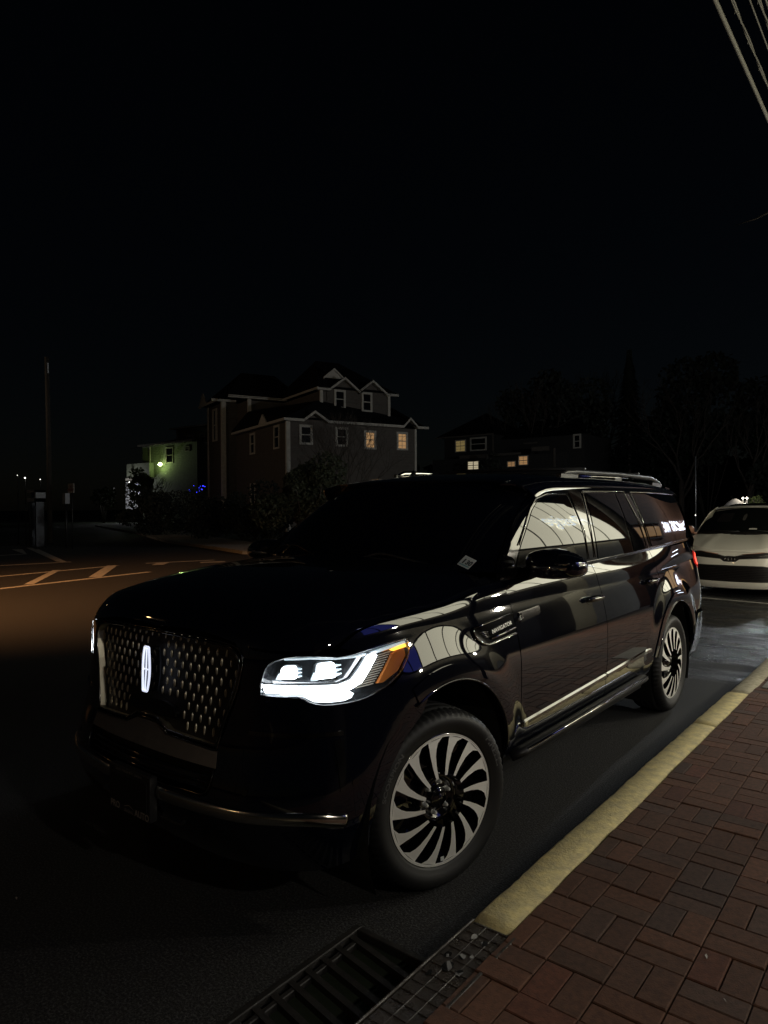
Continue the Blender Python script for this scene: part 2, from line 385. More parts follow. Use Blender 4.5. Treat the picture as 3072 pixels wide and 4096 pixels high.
def panel(name,fn,outline,da,db,m,parent,off=0,thick=.012,mirror=False,la=(),lb=(),center=(0,None,.75),only_mirror=False,label=None,rim=True):
    bm=bmesh.new();vs=[bm.verts.new((a,b,0)) for a,b in outline]
    try: bm.faces.new(vs)
    except Exception: bm.free();return None
    xs=[p[0] for p in outline];ys=[p[1] for p in outline]
    cuts=[((a,0,0),(1,0,0)) for a in list(np.arange(math.ceil(min(xs)/da)*da,max(xs),da))+list(la)]+[((0,b,0),(0,1,0)) for b in list(np.arange(math.ceil(min(ys)/db)*db,max(ys),db))+list(lb)]
    for co,no in cuts: bmesh.ops.bisect_plane(bm,geom=bm.verts[:]+bm.edges[:]+bm.faces[:],dist=1e-6,plane_co=co,plane_no=no)
    bmesh.ops.remove_doubles(bm,verts=bm.verts[:],dist=1e-6)
    bmesh.ops.triangulate(bm,faces=[f for f in bm.faces if len(f.verts)>4])
    bm.verts.ensure_lookup_table();bm.faces.ensure_lookup_table()
    A=np.array([v.co.x for v in bm.verts]);B=np.array([v.co.y for v in bm.verts])
    P=fn(A,B);N=fnormal(fn,A,B)
    if callable(center): C=center(P)
    else: C=np.stack([np.full(len(P),center[0]),np.clip(P[:,1],-.1,4.0) if center[1] is None else np.full(len(P),center[1]),np.full(len(P),center[2])],-1)
    if (N*(P-C)).sum(-1).mean()<0: N=-N
    P=P+N*off
    faces=[tuple(v.index for v in f.verts) for f in bm.faces]
    for k,f in enumerate(faces):   # wind with the normal
        g=np.cross(P[f[1]]-P[f[0]],P[f[2]]-P[f[0]])
        if len(f)==4: g=g+np.cross(P[f[2]]-P[f[0]],P[f[3]]-P[f[0]])
        if g@N[list(f)].mean(0)<0: faces[k]=f[::-1]
    cnt={}
    for f in faces:
        for i in range(len(f)):
            e=(f[i],f[(i+1)%len(f)]);cnt[e]=1
    bd=[e for e in cnt if (e[1],e[0]) not in cnt]
    bm.free()
    V=[tuple(p) for p in P];LN=[tuple(N[i]) for f in faces for i in f];F=list(faces)
    if rim:
        inner={}
        for a,b_ in bd:
            for i in (a,b_):
                if i not in inner: inner[i]=len(V);V.append(tuple(P[i]-N[i]*thick))
            F.append((b_,a,inner[a],inner[b_]))
            fn_=np.cross(P[a]-P[b_],-N[a]);fn_=fn_/max(np.linalg.norm(fn_),1e-9);LN+=[tuple(fn_)]*4
    res=[]
    for mir in ([False,True] if mirror else [only_mirror]):
        VV=[(-x,y,z) for x,y,z in V] if mir else V
        FF=[];LL=[];k=0
        for f in F:
            ns=LN[k:k+len(f)];k+=len(f)
            if mir: FF.append(f[::-1]);LL+=[(-n[0],n[1],n[2]) for n in ns[::-1]]
            else: FF.append(f);LL+=ns
        me=bpy.data.meshes.new(name);me.from_pydata(VV,[],FF);me.polygons.foreach_set('use_smooth',[True]*len(FF));me.materials.append(MATS[m])
        me.update();me.normals_split_custom_set(LL)
        o=link(bpy.data.objects.new(name,me))
        if parent is not None: o.parent=parent[1 if mir else 0] if isinstance(parent,(list,tuple)) else parent
        if label: o['label']=label
        res.append(o)
    return res if mirror else res[0]
def on(fn,off=0):
    """offset evaluator for one point"""
    def g(a,b,o=0):
        a=np.array([a],float);b=np.array([b],float);P=fn(a,b);N=fnormal(fn,a,b);C=np.array([[0,min(max(P[0,1],-.1),4),.75]])
        if (N*(P-C)).sum()<0: N=-N
        return tuple((P+N*(off+o))[0])
    return g
def mir_obj(o,parent=None):
    me=o.data.copy();me.transform(Matrix.Scale(-1,4,(1,0,0)));me.flip_normals();me.update()
    c=link(bpy.data.objects.new(o.name.split('.')[0],me));c.parent=parent or o.parent
    for k in ('label',):
        if k in o: c[k]=o[k]
    return c

# ================================================================ lamps out of frame (street lamp, shop fronts)
def struct(o): o['kind']='structure';return o
# ---- ground
G=4000
mb=MB()
hx0,hx1,hy0,hy1=.87,1.262,-1.30,-.43
for (x0,y0,x1,y1) in ((-60,-40,hx0,60),(hx1,-40,1.33,60),(hx0,-40,hx1,hy0),(hx0,hy1,hx1,60)): mb.quad((x0,y0,0),(x1,y0,0),(x1,y1,0),(x0,y1,0))
struct(mb.build('road','asphalt'))
mb=MB();mb.quad((-900,-300,-.03),(400,-300,-.03),(400,900,-.03),(-900,900,-.03));g=struct(mb.build('ground','grass'))
# ---- storm drain
dr=empty('storm_drain','dark cast iron storm drain grate sunk in the road beside the kerb','drain',(1.06,-.86,0))
def L(o,parent): o.parent=parent;o.matrix_parent_inverse=Matrix.Translation(-Vector(parent.location));return o
mb=MB();z=-.45
mb.quad((hx0,hy0,z),(hx1,hy0,z),(hx1,hy1,z),(hx0,hy1,z))
for a,b in (((hx0,hy0),(hx1,hy0)),((hx1,hy0),(hx1,hy1)),((hx1,hy1),(hx0,hy1)),((hx0,hy1),(hx0,hy0))): mb.quad((*a,z),(*b,z),(*b,0),(*a,0))
L(mb.build('pit','void'),dr)
mb=MB();f=.028
mb.box((hx0,hy0,-.05),(hx0+f,hy1,.003),.003);mb.box((hx1-f,hy0,-.05),(hx1,hy1,.003),.003);mb.box((hx0+f,hy1-f,-.05),(hx1-f,hy1,.003),.003);mb.box((hx0+f,hy0,-.05),(hx1-f,hy0+f,.003),.003)
mb.box((hx0+.05,hy0+.06,-.055),(hx0+.072,hy1-.06,-.006),.003)
L(mb.build('drain_frame','grate_iron'),dr)
y=hy1-f-.048;k=0
while y>hy0+f+.02:
    mb=MB();mb.prism([(hx0+f,y),(hx1-f,y-.055),(hx1-f,y-.030),(hx0+f,y+.025)],-.045,-.004);L(mb.build('grate_bar','grate_iron'),dr);y-=.082
# ---- curb inlet hood with waffle top
ih=empty('curb_inlet','rusty cast iron curb inlet with a wet waffle pattern top beside the drain','drain cover',(1.40,-.8,0))
mb=MB();mb.box((1.315,-1.60,0),(1.505,-.262,.108),.012);L(mb.build('inlet_body','cast_iron'),ih)
mb=MB()
for e in range(2): mb.box((1.315 if e==0 else 1.492,-1.59,.106),(1.325 if e==0 else 1.507,-.27,.117),.003)
nx=3
for i in range(nx+1):
    x=1.33+i*.155/nx
    if 0<i<nx:mb.box((x-.0022,-1.58,.106),(x+.0022,-.28,.1110),.0015)
yy=-.285
while yy>-1.58: mb.box((1.33,yy-.0022,.106),(1.488,yy+.0022,.1112),.0015);yy-=.056
L(mb.build('waffle_ribs','cast_iron'),ih)
random.seed(3);mb=MB()
def _smooth(P):
    for _ in range(2):
        Q=[]
        for i in range(len(P)):
            a,c=P[i],P[(i+1)%len(P)];Q+=[(a[0]*.75+c[0]*.25,a[1]*.75+c[1]*.25),(a[0]*.25+c[0]*.75,a[1]*.25+c[1]*.75)]
        P=Q
    return P
def puddle(cx,cy,r):
    p=[];n=8;a0=random.random()*6
    for i in range(n): rr=r*(.45+.65*random.random());p.append((cx+.8*rr*math.cos(i*6.283/n),cy+1.1*rr*math.sin(i*6.283/n),.1100))
    p=[(a,c,.1112) for a,c in _smooth([(q[0],q[1]) for q in p])];mb.add(p,[tuple(range(len(p)))])
pud=[]
for cx,cy,r in ((1.375,-.36,.022),(1.425,-.37,.018),(1.40,-.48,.02),(1.355,-.50,.018),(1.43,-.46,.014),(1.39,-.55,.028),(1.44,-.56,.018),(1.36,-.62,.018)): mb=MB();puddle(cx,cy,r);pud.append(mb)
m=mat('water_film',(.02,.02,.02),.03,coat=1);
for q_ in pud: L(q_.build('puddle','water_film'),ih)
# ---- kerb
def kerb(name,x0,x1,y0,y1,m,zt=.118,seed=1,face=.035):
    random.seed(seed);mb=MB();ny=max(2,int((y1-y0)/.04));prof=[(x0-face,-.02),(x0-face+.006,.07),(x0-.004,zt-.012),(x0+.012,zt),((x0+x1)/2,zt+.003),(x1-.006,zt),(x1,zt-.010),(x1+.002,.0)]
    vs=[]
    for j in range(ny+1):
        y=y0+(y1-y0)*j/ny;wob=.004*math.sin(y*5+seed)+.003*math.sin(y*17)
        e=(.012 if j in (0,ny) else 0)
        for i,(x,z) in enumerate(prof):
            jx=random.uniform(-.0025,.0025) if i in (2,3,5,6) else 0;vs.append((x+jx+wob*(1 if i>4 else .4),y,z+random.uniform(-.0015,.0015)*(z>.05)-e*(z>.09)))
    n=len(prof);mb.add(vs,[(j*n+i+1,j*n+i,(j+1)*n+i,(j+1)*n+i+1) for j in range(ny) for i in range(n-1)]+[tuple(range(n)),tuple(ny*n+i for i in range(n))[::-1]],True)
    return struct(mb.build(name,m))
kerb('kerb',1.315,1.468,-.255,2.748,'kerb_yellow',seed=2)
kerb('kerb',1.318,1.472,2.754,3.816,'kerb_yellow',seed=3)
kerb('kerb',1.335,1.49,3.822,7.5,'kerb_stone',seed=4)
kerb('kerb',1.335,1.49,7.506,14,'kerb_stone',seed=5);kerb('kerb',1.335,1.49,14.006,40,'kerb_stone',seed=6)
kerb('kerb',1.315,1.468,-8,-1.61,'kerb_stone',seed=7)
# ---- brick pavement (90 degree herringbone), each brick with its own shade
random.seed(11);mb=MB();tint=[]
W_=.1;pal=[(.120,.050,.026),(.105,.046,.025),(.128,.054,.028),(.090,.044,.026),(.112,.052,.030),(.082,.044,.030),(.120,.042,.022),(.110,.050,.028),(.122,.052,.027),(.116,.050,.027)]
X0,Y0,X1,Y1=1.474,-2.4,4.4,10.0
def brick(x0,y0,x1,y1):
    x0,x1=max(x0,X0),min(x1,X1)
    if x1-x0<.02: return
    g=.0016;e=.0035;zt=.1165+random.uniform(-.0026,.0026);ts=random.uniform(-.012,.012);tt=random.uniform(-.012,.012)
    x0+=g+random.uniform(0,.001);x1-=g;y0+=g+random.uniform(0,.001);y1-=g
    z=lambda x,y:zt+ts*(x-(x0+x1)/2)+tt*(y-(y0+y1)/2)
    o=[(x0,y0),(x1,y0),(x1,y1),(x0,y1)];i_=[(x0+e,y0+e),(x1-e,y0+e),(x1-e,y1-e),(x0+e,y1-e)]
    vs=[(*p,z(*p)-.012) for p in o]+[(*p,z(*p)-.0035) for p in o]+[(*p,z(*p)) for p in i_]
    mb.add(vs,[(8,9,10,11)]+[(k,(k+1)%4,4+(k+1)%4,4+k) for k in range(4)]+[(4+k,4+(k+1)%4,8+(k+1)%4,8+k) for k in range(4)])
    c=random.choice(pal);f_=random.uniform(.9,1.35);tint.extend([(c[0]*f_,c[1]*f_,c[2]*f_,1)]*12)
for i in range(-1,16):
    for j in range(-11,52):
        x=1.44+i*.2;y=-.52+j*.2
        if (i+j)%2: 
            brick(x,y,x+.1,y+.2);brick(x+.1,y,x+.2,y+.2)
        else: brick(x,y,x+.2,y+.1);brick(x,y+.1,x+.2,y+.2)
o=struct(mb.build('brick_pavement','paver'))
ca_=o.data.color_attributes.new('tint','FLOAT_COLOR','POINT');ca_.data.foreach_set('color',[c for t_ in tint for c in t_])
mb=MB();mb.box((1.47,-9,0),(4.4,60,.1065));struct(mb.build('pavement_bed','mortar'))
mb=MB();mb.box((4.402,-9,0),(30,60,.115));mb.box((1.51,10.01,.05),(4.4,60,.115));struct(mb.build('far_brick_pavement','pavement_far'))
mb=MB();mb.box((1.52,4.06,.10),(1.74,4.7,.126),.004);struct(mb.build('concrete_slab','concrete'))
# leaf litter on the bricks and road
random.seed(5)
for (x,y,z_,s,lab_) in ((2.07,.03,.1205,.016,'pale narrow leaf scrap, the larger one on the bricks'),(2.17,-.16,.1205,.01,'tiny pale leaf scrap on the bricks nearest the camera'),(.1,-1.6,.004,.02,'pale scrap of litter on the road left of the storm drain'),(-.4,-1.2,.004,.014,'small pale scrap on the dark road below the licence plate')):
    mb=MB();a=random.random()*3;mb.add([(x+s*math.cos(a),y+s*math.sin(a),z_),(x-.3*s*math.sin(a),y+.3*s*math.cos(a),z_+.003),(x-s*math.cos(a),y-s*math.sin(a),z_),(x+.3*s*math.sin(a),y-.3*s*math.cos(a),z_+.002)],[(0,1,2,3)])
    mb.build('fallen_leaf','sign_white',None,label=lab_,cat='litter',group='scraps of litter')
# ---- road markings
def mark(pts,z=.004):
    mb=MB();mb.add([(x,y,z) for x,y in pts],[tuple(range(len(pts)))]);return struct(mb.build('road_marking','road_paint'))
def stripe(a,b,w_,z=.004):
    a=Vector((*a,0));b=Vector((*b,0));d=(b-a).normalized();n=Vector((-d.y,d.x,0))*w_/2;mark([(p.x,p.y) for p in (a-n,b-n,b+n,a+n)],z)
stripe((-12.4,1.8),(-13.56,7.79),.20);stripe((-15.0,1.0),(-16.2,8.43),.20)
stripe((-13.1,4.49),(-16.15,6.6),.20,.008);stripe((-13.4,6.2),(-16.3,8.31),.30,.008)
stripe((-19.9,2.5),(-18.75,8.3),.26);stripe((-19.1,8.15),(-28.2,11.2),.22,.008);stripe((-18.85,8.33),(-26.5,10.95),.0001) if False else None
stripe((-18.7,8.05),(-26.5,10.75),.20,.012)
stripe((-23.9,6.0),(-24.0,9.2),.30);mark([(-24.1,9.2),(-23.6,9.1),(-27.2,10.5),(-27.5,10.2)],.008)
stripe((-16.2,9.35),(-15.52,11.4),.20);stripe((-15.35,9.2),(-16.0,9.86),.34,.008);stripe((-15.04,10.5),(-14.64,11.14),.34,.008)
stripe((-3.2,11.15),(1.28,10.52),.115)
# ---- far pavement across the street
mb=MB();K=[(-60,31.5),(-39,22.94),(-26.6,17.0),(-19.6,14.75),(-16.97,13.75),(-14.6,14.6),(-13.5,21),(-10,34),(-6,50)]
O=[(-60,37),(-40,27.5),(-29,21.2),(-22,18.3),(-18.8,17.5),(-18,18.3),(-16.2,23),(-13,36),(-9,52)]
n=len(K);mb.add([(x,y,.12) for x,y in K]+[(x,y,.13) for x,y in O]+[(x,y,0) for x,y in K],[(i+1,i,n+i,n+i+1) for i in range(n-1)]+[(2*n+i,2*n+i+1,i+1,i) for i in range(n-1)])
struct(mb.build('far_pavement','concrete'))
mb=MB();n=len(O);mb.add([(x,y,.135) for x,y in O]+[(x-60,y+60,.6) for x,y in O],[(i+1,i,n+i,n+i+1) for i in range(n-1)]);struct(mb.build('lawn','grass'))
# ---- street lamps out of frame, all but the first added for their light
def street_lamp(x,y,h,label,power,color,em='bulb_orange',arm=(1,0),spot=None):
    s=empty('street_lamp',label,'street lamp',(x,y,0));mb=MB()
    mb.tube([(0,0,0),(0,0,h*.6),(0,0,h)],[.11,.08,.055],n=12);o=mb.build('pole','galvanised',s)
    mb=MB();mb.tube([(0,0,h-.2),(arm[0]*.6,arm[1]*.6,h+.15),(arm[0]*1.5,arm[1]*1.5,h+.2)],.035,n=8);mb.build('arm','galvanised',s)
    mb=MB();ax,ay=arm[0]*1.75,arm[1]*1.75;mb.lathe([(0,.16),(.06,.17),(.14,.10),(.16,0)],20,'z',(ax,ay,h+.12));mb.build('lamp_head','galvanised',s)
    mb=MB();mb.lathe([(0,0),(-.05,.08),(-.02,.13),(.01,.13)],20,'z',(ax,ay,h+.11));mb.build('bulb',em,s)
    ld=bpy.data.lights.new('lamp_light','SPOT' if spot else 'POINT');ld.energy=power;ld.color=color;ld.shadow_soft_size=.12
    if spot: ld.spot_size=R_(spot);ld.spot_blend=1
    l=link(bpy.data.objects.new('lamp_light',ld));l.parent=s;l.location=(ax,ay,h-.12);return s
l_=street_lamp(-10.5,-4.2,7.8,'tall orange street lamp at the left, just outside the view',5400,(1,.43,.14),arm=(-.1,1),spot=82)
[c for c in l_.children if c.type=='LIGHT'][0].rotation_euler=(R_(38),0,R_(8))
l_=street_lamp(-38,4.5,9,'orange street lamp on the far side of the street near the houses',700,(1,.74,.52),arm=(1,0),spot=64)  # added lamp, its cone brightens only the brown house
[c for c in l_.children if c.type=='LIGHT'][0].rotation_euler=(Vector((-29,31,5))-Vector((-36.3,4.5,9))).to_track_quat('-Z','Y').to_euler()
street_lamp(-5,-17,7.5,'orange street lamp far in front of the black SUV',160,(1,.62,.34),arm=(0,1))  # added lamp, gives warm glints on the front of the SUV
street_lamp(2.3,27,5.6,'white street lamp on the pavement beyond the minivan',1500,(.88,.95,1),em='bulb_white',arm=(-1,0))  # added lamp, puts glints on the wet road behind the SUV
# ---- lit shop front facing the car from the kerb side (seen mirrored in the paint)
sf=empty('shop_front','single storey shop with a cream backlit fascia facing the parked SUV','shop',(6.0,8,.12))
def Sb(mb,name,m,**k): return L(mb.build(name,m),sf)
AX0,AX1,AZ0,AZ1=5.15,5.75,2.30,5.0
def aw(y,t,dx=0):  # t 0 bottom .. 1 top
    return (AX0+(AX1-AX0)*t**1.6+dx,y,AZ0+(AZ1-AZ0)*t)
def awning(y0,y1,m,name):
    mb=MB();nt_=8;vs=[aw(y,t/nt_) for t in range(nt_+1) for y in (y0,y1)];mb.add(vs,[(2*i,2*i+1,2*i+3,2*i+2) for i in range(nt_)],True)
    return Sb(mb,name,m)
awning(1.3,2.9,'awning_blue','fascia_panel');awning(2.9,14.6,'awning_cream','fascia_panel')
mb=MB()
for y in list(np.arange(1.3,2.8,.8))+list(np.arange(2.9,14.7,1.06)):
    vs=[aw(yy,t/8,-.012) for t in range(9) for yy in (y-.038,y+.038)];mb.add(vs,[(2*i,2*i+1,2*i+3,2*i+2) for i in range(8)])
mb.box((AX0-.03,1.3,AZ0-.06),(AX0+.05,14.6,AZ0),0);mb.box((AX1-.04,1.3,AZ1),(AX1+.3,14.6,AZ1+.05),0)
Sb(mb,'fascia_ribs','awning_rib')
mb=MB();mb.box((5.95,-4,.1),(9,14.6,4.9));Sb(mb,'wall','shop_wall')
mb=MB();mb.box((5.9,-1.2,.35),(5.94,11.6,2.2));Sb(mb,'shop_window','shop_dark')
mb=MB();mb.box((5.35,11.8,.12),(5.93,14.6,2.24));Sb(mb,'pier','wall_grey')
def sign(word,size,yc,zc,m,name,shear=.2,bold=.006,wide=1.1):
    t=(zc-AZ0)/(AZ1-AZ0);mb=MB()
    def f(x,y):
        p=aw(yc-x,(zc+y-AZ0)/(AZ1-AZ0),-.05);return p
    text_on(mb,word,size,f,shear=shear,bold=bold,wide=wide);return Sb(mb,name,m)
sign('Prestige',.95,12.0,3.6,'sign_letters','sign_lettering',bold=0)
sign('AUTO',.45,2.1,4.65,'sign_letters','sign_lettering',shear=0)
# door pane, then down-lights added to brighten kerb, bricks, wheels and minivan
mb=MB();mb.box((5.885,5.2,1.0),(5.898,7.0,2.0));Sb(mb,'door_pane','shop_dark')
for (x,y,z_,pw) in ((5.0,-1.6,2.9,130),(4.95,2.6,2.15,140),(4.95,7.4,2.15,420)):
    mb=MB();mb.lathe([(.0,.0),(.0,.05),(-.05,.09),(-.11,.10),(-.10,.03)],16,'z',(x,y,z_+.1));Sb(mb,'added_down_light','galvanised')
    ld=bpy.data.lights.new('lamp_light','SPOT');ld.energy=pw;ld.color=(1,.93,.78);ld.shadow_soft_size=.06;ld.spot_size=R_(150);ld.spot_blend=.6
    l2=link(bpy.data.objects.new('lamp_light',ld));l2.parent=sf;l2.matrix_parent_inverse=Matrix.Translation(-Vector(sf.location));l2.location=(x,y,z_-.02);l2.rotation_euler=(0,R_(38),0)
# next shop: warm, brick, white neon lettering
s2=empty('corner_shop','brick corner shop with white lit lettering further along the pavement','shop',(5.6,22,.12))
mb=MB();mb.box((5.6,16.2,.1),(10,36,6));L(mb.build('wall','shop_brick'),s2)
mb=MB();mb.box((5.5,16.4,2.3),(5.58,20.6,3.0));L(mb.build('shop_window','shop_warm'),s2);mb=MB();mb.box((5.5,31,1.2),(5.58,33,2.6));L(mb.build('shop_window','shop_warm'),s2)
mb=MB();mb.box((5.4,16.4,3.2),(5.58,20.8,3.26));mb.box((5.4,16.4,2.1),(5.58,20.8,2.16));mb.box((5.46,18.4,2.16),(5.56,18.5,3.2));L(mb.build('window_frame','awning_rib'),s2)
for wd,sz,yc,zc_ in (('LIQUORS',1.35,29.2,3.0),('WINE',1.2,24.0,2.9)):
    mb=MB();text_on(mb,wd,sz,lambda x,y:(5.45,yc-x,zc_+y),bold=.03);L(mb.build('neon_lettering','tube_white'),s2)
mb=MB();mb.box((4.9,15.9,1.3),(4.95,18.3,1.38));mb.box((4.9,16.2,.72),(4.95,18.6,.80));L(mb.build('light_tube','tube_white'),s2)
# dark post and bare tree on the pavement, out of frame
mb=MB();mb.tube([(3.2,3.6,.1),(3.2,3.6,4.6)],.07,n=12);mb.box((2.95,3.58,3.4),(3.45,3.62,4.3));tag(mb.build('sign_post','trim_black'),'black parking sign post standing on the brick pavement','sign post')

# ================================================================ across the street
def twig(mb,p,d,l,r,depth,rng,spread=.6,up=.25,n=4):
    if depth==0 or r<.004: return
    q=p+d*l;mid=p+d*l*.5+Vector((rng.uniform(-1,1),rng.uniform(-1,1),rng.uniform(-1,1)))*l*.06
    mb.tube([p,mid,q],[r,r*.85,r*.68],n=n,caps=False)
    for i in range(rng.choice((2,2,3))):
        e=(d+Vector((rng.uniform(-1,1),rng.uniform(-1,1),rng.uniform(-.6,1)))*spread+Vector((0,0,up*.5))).normalized()
        twig(mb,q,e,l*rng.uniform(.66,.86),r*.62,depth-1,rng,spread,up,3 if depth<4 else n)
def bare_tree(name,x,y,h,label,seed,stems=1,depth=6,r=.14,group=None,spread=.6):
    rng=random.Random(seed);t=empty(name,label,'tree',(x,y,0),group=group)
    tb=MB();cb=MB()
    for s in range(stems):
        a=rng.uniform(0,6.28);d=Vector((math.cos(a)*.22*(stems>1),math.sin(a)*.22*(stems>1),1)).normalized();p=Vector((math.cos(a)*.1,math.sin(a)*.1,0))
        l0=h*.26;q=p+d*l0;tb.tube([p,p+d*l0*.5,q],[r,r*.85,r*.7],n=8)
        for i in range(4):
            e=(d+Vector((rng.uniform(-1,1),rng.uniform(-1,1),rng.uniform(0,.6)))*.6).normalized();twig(cb,q-d*l0*.15*i,e,h*.2,r*.5,depth,rng,spread)
    tb.build('trunk','bark',t);cb.build('crown','bark',t);return t
def leafy(name,x,y,rx,ry,rz,zc,label,seed,n=5000,m='leaf',ls=.09,group=None,cat='shrub'):
    rng=random.Random(seed);t=empty(name,label,cat,(x,y,0),group=group);mb=MB()
    cl=[(rng.uniform(-1,1),rng.uniform(-1,1),rng.uniform(-1,1),rng.uniform(.22,.42)) for _ in range(34)]
    cl=[c for c in cl if c[0]**2+c[1]**2+c[2]**2<1.0]
    for _ in range(n):
        c=rng.choice(cl);v=Vector((rng.gauss(0,1),rng.gauss(0,1),rng.gauss(0,1))).normalized()*c[3]*rng.uniform(.7,1.1)
        p=Vector(((c[0]*.8+v.x)*rx,(c[1]*.8+v.y)*ry,zc+(c[2]*.8+v.z)*rz))
        if p.z<.05: continue
        a=Vector((rng.uniform(-1,1),rng.uniform(-1,1),rng.uniform(-1,1))).normalized()*ls*rng.uniform(.6,1.3);b_=a.orthogonal().normalized()*ls*.45
        mb.add([p-a,p+b_,p+a,p-b_],[(0,1,2,3)])
    mb.build('foliage',m,t)
    tb=MB()
    for k in range(5): a=k*1.25;tb.tube([(.1*math.cos(a),.1*math.sin(a),0),(rx*.35*math.cos(a),ry*.35*math.sin(a),zc),(rx*.5*math.cos(a),ry*.5*math.sin(a),zc+rz*.5)],[.05,.035,.012],n=5)
    tb.build('stem','bark',t);return t
# ---- main house.  local x runs along the right-hand face, y into the block
def house_root(name,label,x,y,ang): return empty(name,label,'house',(x,y,0),R_(ang))
H=house_root('gabled_house','large brown three storey house with pale trimmed gables behind the shrubs',-28.13,26.52,69.76)
def hb(name,m,fn): mb=MB();fn(mb);return mb.build(name,m,H)
def gable_wall(mb,x0,x1,y,z0,peaks,th=.2):
    """wall in plane y from x0..x1 base z0 with peaked outline list of (x,z)"""
    poly=[(x0,z0)]+[(x1,z0)]+peaks[::-1];mb.prism(poly,y,y+th,'y')
def window(parent,x,y,z,w_,h_,face='y',pane='pane_dark',muntin=True,t=.14,sill=True):
    """window centred at x (or y for face x), z; frame proud of the wall"""
    def B(mb,a0,b0,a1,b1,d0,d1):
        if face=='y': mb.box((a0,y-d1,b0),(a1,y-d0,b1))
        else: mb.box((x-d1,a0,b0),(x-d0,a1,b1))
    c=x if face=='y' else y
    mb=MB();B(mb,c-w_/2,z+h_/2-t,c+w_/2,z+h_/2,.0,.06);B(mb,c-w_/2,z-h_/2,c+w_/2,z-h_/2+t*.8,.0,.07);B(mb,c-w_/2,z-h_/2+t*.8,c-w_/2+t,z+h_/2-t,0,.06);B(mb,c+w_/2-t,z-h_/2+t*.8,c+w_/2,z+h_/2-t,0,.06)
    B(mb,c-w_/2+t,z-.03,c+w_/2-t,z+.03,0,.04)
    if muntin and pane!='pane_dark':
        B(mb,c-.012,z-h_/2+t,c+.012,z+h_/2-t,.012,.035)
        for f in (.25,-.25): B(mb,c-w_/2+t,z+h_*f-.012,c+w_/2-t,z+h_*f+.012,.012,.035)
    f=mb.build('window','trim_white',parent);mb=MB();B(mb,c-w_/2+t,z-h_/2+t*.8,c+w_/2-t,z+h_/2-t,.0,.012);mb.build('pane',pane,f);return f
def corner_post(mb,x,y,z0,z1,s=.13): mb.box((x-s,y-s*.4,z0),(x+s,y+s,z1))
def band_along(mb,pts,y,th=.16,d=.35):
    """eave fascia following (x,z) points in plane y"""
    for (x0,z0),(x1,z1) in zip(pts[:-1],pts[1:]):
        mb.prism([(x0,z0-th),(x1,z1-th),(x1,z1),(x0,z0)],y-d,y-d+.06,'y')
        mb.add([(x0,y-d+.06,z0-th+.01),(x1,y-d+.06,z1-th+.01),(x1,y+.02,z1-th+.01),(x0,y+.02,z0-th+.01)],[(0,1,2,3)])
def body(mb):
    mb.box((0,0,0),(9.4,9.4,6.93));mb.box((2.95,1.5,6.93),(8.2,9.0,9.25));mb.box((0.1,7.2,6.93),(4,9.4,9.2));mb.box((-1.0,9.4,0),(6,13,9.25))
    gable_wall(mb,3.4,5.75,1.42,8.6,[(3.4,9.2),(4.61,10.0),(5.75,9.2)],.3);gable_wall(mb,5.72,7.85,1.42,8.6,[(5.72,9.2),(6.72,10.0),(7.85,9.2)],.3)
    gable_wall(mb,.95,2.65,-.004,6.5,[(.95,6.9),(1.72,7.42),(2.65,6.9)],.2)
hb('wall','siding_brown',body)
def roofs(mb):
    # lower skirt roofs
    mb.add([(-.35,-.35,7.08),(9.9,-.35,7.08),(8.4,1.5,7.95),(2.8,1.5,8.6),(-.35,9.8,7.08),(.1,7.2,8.4)],[(0,1,2,3),(0,3,5,4)])
    mb.add([(9.9,-.35,7.08),(9.9,6,7.08),(8.2,3,8.7),(8.2,1.5,8.6)],[(0,1,2,3)])
    # upper hip
    mb.add([(2.6,1.1,9.38),(8.7,1.1,9.38),(8.7,9.4,9.38),(2.6,9.4,9.38),(4.4,5.2,12.0),(6.2,5.2,12.0)],[(0,1,5,4),(1,2,5),(2,3,4,5),(3,0,4)])
    mb.add([(-1.5,6.8,9.35),(4.4,6.8,9.35),(4.4,13.3,9.35),(-1.5,13.3,9.35),(.6,9.9,11.6),(3.2,9.9,11.6)],[(0,1,5,4),(1,2,5),(2,3,4,5),(3,0,4)])
    for x0,x1,xp,zp in ((3.2,5.9,4.61,10.22),(5.6,8.1,6.72,10.22)):
        mb.add([(x0,1.08,9.30),(xp,1.08,zp),(xp,3.4,zp),(x0,2.6,9.5),(x1,1.08,9.30),(x1,2.6,9.5)],[(0,1,2,3),(1,4,5,2)])
    mb.add([(.85,-.34,7.10),(1.72,-.34,7.62),(1.72,.9,7.62),(2.65,-.34,7.10)],[(0,1,2),(1,3,2)])
    mb.add([(8.1,-.34,7.10),(8.75,-.34,7.62),(8.75,.9,7.62),(9.4,-.34,7.10)],[(0,1,2),(1,3,2)])
    mb.add([(3.6,2.2,10.35),(4.36,2.2,10.95),(5.12,2.2,10.35),(4.36,4.2,10.95)],[(0,1,3),(1,2,3)])
hb('roof','shingles',roofs)
